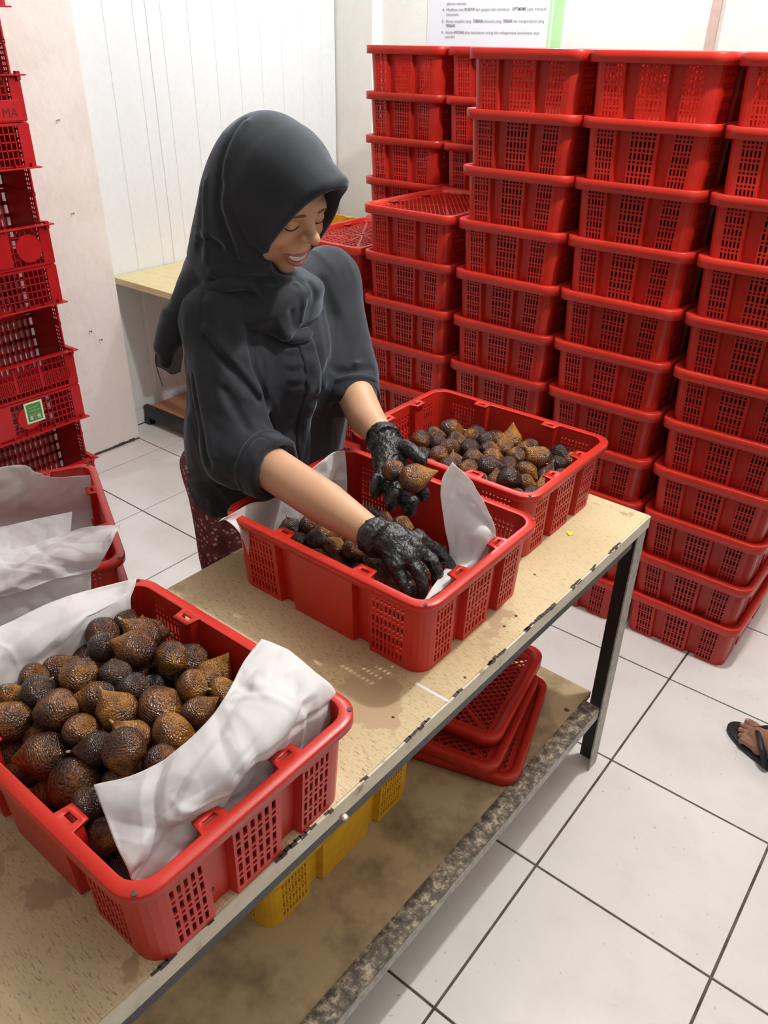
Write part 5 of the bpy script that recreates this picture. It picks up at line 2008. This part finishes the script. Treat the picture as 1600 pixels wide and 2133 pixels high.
def f_hood(P):
    q = loc(P)
    d = ell(q, (0, -.025, .026), (.091, .108, .102))
    d = smin(d, ell(q, (0, .020, .050), (.078, .072, .080)), .03)
    d = smin(d, ell(q, (.0, -.005, -.04), (.080, .080, .080)), .04)
    # drop of cloth behind the head to the back
    d = smin(d, cap(P, hoodp((-.015, -.045, -.01)), (-.752, -.095, 1.235), .080, .090), .04)
    d = smin(d, cap(P, hoodp((-.03, -.03, -.05)), (-.725, -.140, 1.205), .072, .080), .04)
    # tunnel to the brim
    t = chain(P, list(ring_w) + [ring_w[0]], [.0055] * (len(ring_w) + 1))
    for k in range(len(ring_w)):
        e = cap(P, anch_w[k], ring_w[k], .016, .0062)
        t = smin(t, e, .010)
    d = smin(d, t, .016)
    # neck wraps and chest flap
    d = smin(d, ell(P, (-.668, -.070, 1.195), (.082, .088, .042)), .02)
    d = smin(d, ell(P, (-.700, -.135, 1.180), (.086, .086, .052)), .03)
    d = smin(d, ell(P, (-.735, -.040, 1.195), (.080, .104, .052)), .03)
    d = smin(d, ell(P, (-.625, -.088, 1.185), (.040, .080, .046)), .025)
    d = smin(d, cap(P, (-.618, -.110, 1.180), (-.596, -.128, 1.148), .030, .012), .025)
    # hollow for the face
    cav = ell(q, (.003, .095, -.008), (.0585, .098, .119))
    d = smax(d, -cav, .010)
    # tail over the right shoulder
    d = smin(d, chain(P, [(-.742, -.180, 1.205), (-.772, -.230, 1.165), (-.787, -.258, 1.115), (-.786, -.260, 1.085)], [.050, .036, .020, .010]), .02)
    # folds round the neck and down the back
    d = d + .0065 * np.sin(38 * (P[:, 2] - .35 * P[:, 1] + .30 * P[:, 0]) * 2.0 + 3 * vnoise(P * 9)) * np.clip((1.275 - P[:, 2]) / .04, 0, 1) * np.clip((P[:, 2] - 1.15) / .04, 0, 1)
    Q = np.stack([P[:, 0] * 26 + P[:, 1] * 20, P[:, 1] * 9, P[:, 2] * 4], 1)
    d = d - .008 * (.4 - np.abs(vnoise(Q))) * np.clip((.03 - q[:, 1]) / .05, 0, 1) * np.clip((1.46 - P[:, 2]) / .06, 0, 1)
    for pts, w, am in HOOD_FOLDS:
        d = d - crease(P, pts, w, am)
    return d


adopt(sdf_obj('headscarf', f_hood, (-.95, -.36, 1.02), (-.46, .14, 1.56), .0030, M_HIJAB, None, 1.3))
# dark cap worn under the scarf
bm = bmesh.new()
bmesh.ops.create_uvsphere(bm, u_segments=32, v_segments=20, radius=1)
for v in bm.verts:
    v.co = Vector(from_head((v.co.x * .0765, -.022 + v.co.y * .0945, .034 + v.co.z * .094)))
# sheer scarf end
sc = [[(-.770, -.225, 1.150), (-.788, -.250, 1.140), (-.800, -.268, 1.125)], [(-.765, -.235, 1.115), (-.785, -.262, 1.105), (-.800, -.276, 1.098)], [(-.758, -.245, 1.075), (-.772, -.268, 1.068), (-.792, -.279, 1.085)]]
G_ = catmull(np.array(sc), 20, 20)
G_ = G_ + (.004 * vnoise(G_ * 40))[..., None]
V, F = shell(G_, G_ - np.array([.0006, -.0004, 0]), np.ones((19, 19), bool), False)
adopt(mesh_np('sheer_scarf_end', V, F, M_CHIFFON, None, True))
bm = bmesh.new()
edge_pts = [tuple(G_[i, 19]) for i in range(20)] + [tuple(G_[19, j]) for j in range(19, -1, -1)]
tube(bm, edge_pts, .0011, 6)
tube(bm, [edge_pts[20], (edge_pts[20][0] + .003, edge_pts[20][1] + .001, edge_pts[20][2] - .020), (edge_pts[20][0] + .008, edge_pts[20][1] + .003, edge_pts[20][2] - .042)], .0008, 6)
adopt(bm_obj('scarf_hem', bm, M_HIJAB))


# ---- shirt
def f_torso(P):
    Q = P.copy()
    Q[:, 1] = (P[:, 1] + .063) / 1.42
    d = chain(Q, [(-.745, 0, .74), (-.728, 0, .92), (-.706, 0, 1.08), (-.694, 0, 1.160)], [.138, .126, .120, .066], .05)
    d = smin(d, ell(P, (-.632, -.055, 1.055), (.062, .115, .07)), .05)
    return d


def f_sleeve(P, S, E, Cc, out):
    dirv = (Cc - E) / np.linalg.norm(Cc - E)
    d = chain(P, [S, E, Cc], [.067, .061, .057], .02)
    return smax(d, (P - np.float32(Cc)) @ np.float32(dirv), .004)


def folds(P, M, amp):
    q = P @ np.float32(M)
    return amp * (.42 - np.abs(vnoise(q)))


def f_shirt(P):
    d = f_torso(P)
    d = smin(d, cap(P, S_R, (-.705, -.055, 1.175), .068, .06), .03)
    d = smin(d, cap(P, S_L, (-.705, -.055, 1.175), .068, .06), .03)
    # long vertical folds on the body
    d = d - folds(P, np.diag([26, 26, 5.5]), .007) - folds(P + 3, np.array([[10, 4, 18], [22, -8, 6], [6, 9, 10]]), .004)
    sr = f_sleeve(P, S_R, E_R + np.array([-.008, -.004, -.006]), CU_R, 1)
    ax = (E_R - S_R) / np.linalg.norm(E_R - S_R)
    M = np.linalg.svd(np.outer(ax, ax))[0]
    sr = sr - folds(P, M @ np.diag([9, 27, 24]), .009) - folds(P + 7, np.diag([20, 40, 20]), .0035)
    sl = f_sleeve(P, S_L, E_L + np.array([-.004, .006, -.004]), CU_L, 1)
    sl = sl - folds(P + 5, M @ np.diag([9, 25, 24]), .007)
    d = smin(d, sr, .018)
    d = smin(d, sl, .018)
    for pts, w, am in SHIRT_FOLDS:
        d = d - crease(P, pts, w, am)
    d = smax(d, .775 + .012 * vnoise(P * 14) - P[:, 2], .006)
    d = smin(d, 9 + 0 * d, .001)
    return d


shirt = adopt(sdf_obj('shirt', f_shirt, (-.95, -.40, .74), (-.46, .26, 1.28), .0034, M_SHIRT, None, 1.4))


def f_cuff(Cc, E, r, tilt):
    dirv = (Cc - E) / np.linalg.norm(Cc - E) + np.array(tilt)
    dirv /= np.linalg.norm(dirv)
    a, b = Cc - dirv * .036, Cc + dirv * .010

    def f(P):
        d = cyl(P, a, b, r, .009)
        d = smax(d, -cyl(P, b - dirv * .014, b + dirv * .03, r - .016, .004), .003)
        d = d - .0035 * vnoise(P * 30) - folds(P, np.diag([16, 40, 40]), .003)
        # a second turn of cloth
        d = smin(d, cyl(P, a + dirv * .001, a + dirv * .013, r + .004, .005), .003)
        return d
    return f


adopt(sdf_obj('rolled_cuff', f_cuff(CU_R, E_R, .060, (0, 0, .10)), CU_R - .11, CU_R + .11, .0026, M_SHIRT, None, 1.3))
adopt(sdf_obj('rolled_cuff', f_cuff(CU_L, E_L, .056, (0, 0, -.35)), CU_L - .11, CU_L + .11, .0026, M_SHIRT, None, 1.3))


# button placket and collar tips, laid on the shirt front
def front_x(y, z):
    xs = np.linspace(-.50, -.80, 240)
    P = np.stack([xs, np.full(240, y), np.full(240, z)], 1).astype(np.float32)
    return xs[np.argmax(f_shirt(P) < 0)]


def strip(name, pts, w, lift, amp, seed):
    """raised cloth band along (y,z) points"""
    n = 60
    c = catmull(np.array([[(0, *q), (0, *q)] for q in pts]), n, 2)[:, 0, 1:]
    A_ = np.zeros((n, 7, 3))
    for i in range(n):
        for j in range(7):
            y = c[i, 0] + (j / 6 - .5) * w
            z = c[i, 1]
            A_[i, j] = (front_x(y, z), y, z)
    A_[..., 0] = np.apply_along_axis(lambda v: np.convolve(np.pad(v, 3, 'edge'), np.ones(7) / 7, 'valid'), 0, A_[..., 0])
    A_[..., 0] += lift + amp * vnoise(A_ * 55 + seed)
    V, F = shell(A_, A_ - np.array([lift * 1.6 + .004, 0, 0]), np.ones((n - 1, 6), bool), False)
    return adopt(mesh_np(name, V, F, M_SHIRT, None, True))


strip('button_placket', [(-.090, 1.165), (-.094, 1.08), (-.098, .98), (-.10, .86), (-.10, .80)], .034, .0035, .004, 1)
cl = [[(-.612, -.150, 1.168), (-.600, -.125, 1.160), (-.592, -.095, 1.152), (-.590, -.072, 1.150)], [(-.600, -.146, 1.150), (-.586, -.120, 1.143), (-.577, -.092, 1.140), (-.581, -.070, 1.142)], [(-.600, -.138, 1.138), (-.584, -.116, 1.130), (-.576, -.090, 1.131), (-.582, -.072, 1.136)]]
G_ = catmull(np.array(cl), 16, 24)
V, F = shell(G_, G_ - np.array([.0025, 0, -.001]), np.ones((15, 23), bool), False)
adopt(mesh_np('collar', V, F, M_SHIRT, None, True))
# ---- trousers
def f_trousers(P):
    d = None
    for (x, y) in FEET:
        e = chain(P, [(x + .012, y, .84), (x + .012, y, .45), (x - .005, y, .07)], [.100, .080, .066], .03)
        d = e if d is None else smin(d, e, .05)
    d = smin(d, ell(P, (-.765, -.065, .84), (.115, .165, .10)), .04)
    d = d - folds(P, np.diag([24, 24, 4]), .007)
    d = smax(d, .075 - P[:, 2], .004)
    return smax(d, P[:, 2] - .86, .01)


adopt(sdf_obj('trousers', f_trousers, (-.95, -.30, .03), (-.58, .18, .90), .005, M_FLORAL, None, 1.3))
# slippers
for (x, y) in FEET:
    bm = bmesh.new()
    n = 24
    vs = []
    for zz in (0.0, .012):
        vs.append([bm.verts.new((x + .05 + .135 * math.cos(2 * math.pi * k / n), y - .004 + (.046 + .006 * math.cos(2 * math.pi * k / n)) * math.sin(2 * math.pi * k / n), zz + .0005)) for k in range(n)])
    for k in range(n):
        bm.faces.new((vs[0][k], vs[0][(k + 1) % n], vs[1][(k + 1) % n], vs[1][k]))
    bm.faces.new(vs[0][::-1])
    bm.faces.new(vs[1])
    adopt(bm_obj('slipper_sole', bm, M_RUBBER))


# ---- gloves
def wrinkles(P, amp):
    return amp * (.4 - np.abs(vnoise(P * np.float32([60, 95, 80])))) + amp * .5 * (.4 - np.abs(vnoise(P * 150 + 9)))


def f_glove_r(P):
    w = WR_R
    mcp = [(-.203, -.236, .918), (-.191, -.258, .917), (-.190, -.280, .910), (-.199, -.299, .899)]
    d = cap(P, w, (-.232, -.268, .921), .0285, .027)
    for q in mcp:
        d = smin(d, cap(P, (-.236, -.270, .917), q, .020, .0142), .014)
    fing = [[mcp[0], (-.178, -.221, .901), (-.163, -.214, .886), (-.152, -.210, .872)],
            [mcp[1], (-.163, -.252, .902), (-.151, -.252, .884), (-.149, -.254, .864)],
            [mcp[2], (-.163, -.284, .893), (-.152, -.288, .874), (-.151, -.289, .855)],
            [mcp[3], (-.178, -.306, .880), (-.170, -.305, .865), (-.169, -.302, .850)]]
    rr = [[.0122, .0102, .0095, .0082], [.0122, .0105, .0098, .0084], [.0118, .0102, .0094, .0082], [.0108, .0092, .0086, .0076]]
    for f_, r_ in zip(fing, rr):
        d = smin(d, chain(P, f_, r_), .006)
    d = smin(d, chain(P, [(-.247, -.255, .912), (-.225, -.214, .893), (-.203, -.204, .876), (-.184, -.205, .862)], [.019, .0135, .0112, .0095]), .010)
    # tendons and knuckles, sagging web
    for q in mcp:
        d = smin(d, sph(P, np.array(q) + [0, 0, .0035], .0105), .008)
    a = (WR_R - CU_R) / np.linalg.norm(WR_R - CU_R)
    cu = cyl(P, w - a * .004, w + a * .02, .0315, .003)
    cu = smax(cu, -cyl(P, w - a * .03, w + a * .003, .0285, .002), .002)
    d = smin(d, cu, .006)
    return d - wrinkles(P, .0026)


def f_glove_l(P):
    w = WR_L
    mcp = [(-.305, -.118, .948), (-.311, -.140, .942), (-.322, -.158, .942), (-.338, -.170, .948)]
    d = cap(P, w, (-.372, -.105, .974), .0275, .026)
    for q in mcp:
        d = smin(d, cap(P, (-.368, -.110, .966), q, .020, .0125), .014)
    fing = [[mcp[0], (-.272, -.132, .934), (-.258, -.146, .938), (-.252, -.152, .952)],
            [mcp[1], (-.276, -.170, .925), (-.256, -.188, .930), (-.249, -.190, .950)],
            [mcp[2], (-.298, -.188, .925), (-.287, -.196, .937), (-.284, -.193, .955)],
            [mcp[3], (-.330, -.190, .938), (-.332, -.192, .950), (-.335, -.182, .963)]]
    rr = [[.0118, .0102, .0096, .0086], [.0120, .0106, .0102, .0100], [.0115, .0102, .0096, .0090], [.0106, .0092, .0088, .0080]]
    for f_, r_ in zip(fing, rr):
        d = smin(d, chain(P, f_, r_), .006)
    d = smin(d, chain(P, [(-.372, -.095, .974), (-.342, -.094, .986), (-.312, -.108, .992), (-.286, -.118, .989)], [.019, .0150, .0125, .0100]), .010)
    a = (WR_L - CU_L) / np.linalg.norm(WR_L - CU_L)
    cu = cyl(P, w - a * .002, w + a * .02, .0325, .003)
    cu = smax(cu, -cyl(P, w - a * .03, w + a * .006, .0290, .002), .002)
    d = smin(d, cu, .006)
    return d - wrinkles(P + 2, .0026)


adopt(sdf_obj('glove', f_glove_r, (-.32, -.36, .81), (-.11, -.16, .99), .0014, M_GLOVE, None, 1.3))
adopt(sdf_obj('glove', f_glove_l, (-.46, -.24, .88), (-.21, -.03, 1.05), .0014, M_GLOVE, None, 1.3))

# ================================================================== BYSTANDER AT THE RIGHT EDGE (only a foot reaches the frame)
by = empty('person', (.47, .64, 0))
tag(by, 'person at the right edge, only a brown left foot in a black flip-flop showing', 'person')
FA = np.array([-.911, .412, 0])      # heel to toe
FS = np.array([.412, .911, 0])       # towards the big toe side
HEEL = np.array([.438, .614, 0])


def fp(a, s, z):
    return HEEL + FA * a + FS * s + np.array([0, 0, z])


def f_foot(P):
    d = chain(P, [fp(.035, 0, .055), fp(.11, .002, .052), fp(.175, .004, .036)], [.036, .034, .026], .02)
    d = smin(d, cap(P, fp(.150, .025, .034), fp(.150, -.024, .030), .020, .017), .015)
    toes = [(.032, .236, .0125, .0115), (.010, .236, .0085, .0078), (-.008, .226, .0080, .0074), (-.024, .212, .0078, .0070), (-.038, .196, .0075, .0066)]
    for s, a, r0, r1 in toes:
        d = smin(d, chain(P, [fp(.160, s * .85, .031), fp((a + .18) / 2 + .004, s, .030), fp(a - .006, s * 1.05, .0245)], [r0 + .002, r0, r1]), .0035)
    d = smin(d, chain(P, [fp(.04, 0, .06), fp(.03, 0, .16), fp(.02, 0, .40), fp(.03, .0, .47)], [.037, .036, .052, .055]), .03)
    return smax(d, .0165 - P[:, 2], .003)


def f_rest(P):
    # trousers, shirt, arms and head of the bystander, facing the table
    d = None
    return d


bx = fp(.03, .10, 0)
HIPS = np.array([.50, .735, .86])


def bparent(o):
    bpy.context.view_layer.update()
    o.parent = by
    o.matrix_parent_inverse = by.matrix_world.inverted()
    return o


OTHER = np.array([.565, .86, 0])


def f_by_body(P):
    d = f_foot(P)
    return d


def f_by_other(P):
    o = OTHER
    d = chain(P, [o + [0.0, 0, .06], o + [.0, 0, .40], HIPS + [.02, .08, -.05]], [.038, .05, .07])
    d = smin(d, cap(P, o + [.02, -.01, .05], o + [-.17, .06, .032], .034, .024), .02)
    d = smin(d, cap(P, HIPS + [-.02, -.08, -.05], fp(.03, 0, .45), .075, .055), .03)
    d = smin(d, cap(P, HIPS, HIPS + [0, 0, .48], .10, .10), .05)
    d = smin(d, cap(P, HIPS + [0, 0, .50], HIPS + [-.02, 0, .62], .05, .05), .03)
    d = smin(d, ell(P, HIPS + [-.03, 0, .74], (.095, .078, .118)), .02)
    for s in (-1, 1):
        sh = HIPS + [0, s * .17, .47]
        d = smin(d, chain(P, [sh, sh + [.03, s * .05, -.28], sh + [-.03, s * .05, -.50]], [.045, .038, .028]), .02)
        d = smin(d, cap(P, sh + [-.03, s * .05, -.50], sh + [-.06, s * .045, -.60], .028, .018), .02)
    return smax(d, .0165 - P[:, 2], .003)


Va, Fa = sdf_mesh(f_by_body, (.18, .53, 0), (.52, .79, .50), .0022)
Vb, Fb = sdf_mesh(f_by_other, (.22, .36, 0), (.75, 1.14, 1.78), .009)
bparent(mesh_np('body', np.concatenate([Va, Vb]), np.concatenate([Fa, Fb + len(Va)]), M_SKIN2, None, True))


def f_by_trs(P):
    d = smin(cap(P, HIPS + [-.015, -.08, -.03], fp(.022, 0, .30), .095, .074), cap(P, HIPS + [.015, .08, -.03], OTHER + [0, 0, .30], .095, .074), .03)
    d = smin(d, ell(P, HIPS + [0, 0, 0], (.12, .165, .11)), .04)
    d = smax(d, .30 - P[:, 2], .004)
    return d - folds(P, np.diag([20, 20, 8]), .006)


def f_by_shirt(P):
    Q = P.copy()
    Q[:, 1] = HIPS[1] + (P[:, 1] - HIPS[1]) / 1.4
    d = cap(Q, HIPS + [0, 0, .02], HIPS + [0, 0, .44], .125, .12)
    for s in (-1, 1):
        sh = HIPS + [0, s * .17, .47]
        d = smin(d, cap(P, sh, sh + [.02, s * .03, -.19], .068, .07), .03)
        d = smax(d, -((P - np.float32(sh + [.02, s * .03, -.22])) @ np.float32([0, 0, 1])) - 9, .004)
    return d - folds(P, np.diag([16, 16, 8]), .006)


bparent(sdf_obj('shorts', f_by_trs, (.30, .45, .26), (.75, 1.04, 1.02), .008, M_DENIM, None, 1.3))
bparent(sdf_obj('shirt', f_by_shirt, (.30, .36, .70), (.75, 1.12, 1.46), .009, M_GREYSHIRT, None, 1.3))
# toenails
for s, a, w in ((.0325, .237, .0085), (.0103, .236, .0058), (-.0082, .226, .0054), (-.0247, .212, .005), (-.039, .196, .0046)):
    bm = bmesh.new()
    bmesh.ops.create_uvsphere(bm, u_segments=10, v_segments=6, radius=1)
    for v in bm.verts:
        v.co = Vector(fp(a - .004 + v.co.x * w, s + v.co.y * w * .8, .0335 + v.co.z * .0022 - (.0 if s > .02 else .0035) - v.co.x * .002))
    bparent(bm_obj('toenail', bm, M_SKIN, None, True))


def flip_flop(name, mapf, flip=1):
    bm = bmesh.new()
    n = 40
    rings = []
    for zz, g in ((.0005, -.002), (.004, 0), (.0145, 0), (.0165, -.003)):
        rg = []
        for k in range(n):
            t = 2 * math.pi * k / n
            a = .125 + (.135 + g) * math.cos(t)
            wd = .040 + .010 * (1 / (1 + math.exp(-(a - .14) * 40)))
            off = .004 * math.sin(a / .26 * math.pi)
            s_ = math.sin(t)
            sgn = abs(s_) ** .8 * (1 if s_ > 0 else -1)
            rg.append(bm.verts.new(mapf(a, (wd + g) * sgn + off, zz)))
        rings.append(rg)
    for r0, r1 in zip(rings, rings[1:]):
        for k in range(n):
            bm.faces.new((r0[k], r0[(k + 1) % n], r1[(k + 1) % n], r1[k]))
    bm.faces.new(rings[0][::-1])
    bm.faces.new(rings[-1])
    so = bparent(bm_obj(name, bm, M_RUBBER, None, True))
    bm = bmesh.new()
    top = mapf(.200, .0205, .020)
    for s_ in (-1, 1):
        p0 = np.array(top)
        p1 = np.array(mapf(.170, .012 + s_ * .022, .060))
        p2 = np.array(mapf(.130, s_ * .040, .052))
        p3 = np.array(mapf(.105, s_ * .044, .014))
        g = catmull(np.array([[p0 + [0, 0, .018], p0 + [0, 0, .018]], [p1, p1], [p2, p2], [p3, p3]]), 18, 2)[:, 0]
        tube(bm, [tuple(q) for q in g], [.0055 + .003 * min(1, k / 5) for k in range(18)], 8, .55)
    tube(bm, [tuple(np.array(top) + [0, 0, -.006]), tuple(np.array(top) + [0, 0, .020])], [.0035, .0045], 8)
    st_ = bm_obj('strap', bm, M_RUBBER, None, True)
    bpy.context.view_layer.update()
    st_.parent = so
    st_.matrix_parent_inverse = so.matrix_world.inverted()


flip_flop('flip_flop', lambda a, s, z: tuple(fp(a, s, z)))
OF = np.array([-.94, .34, 0])
OS = np.array([-.34, -.94, 0])
flip_flop('flip_flop', lambda a, s, z: tuple(OTHER + np.array([.04, -.012, 0]) + OF * a + OS * s + np.array([0, 0, z])))
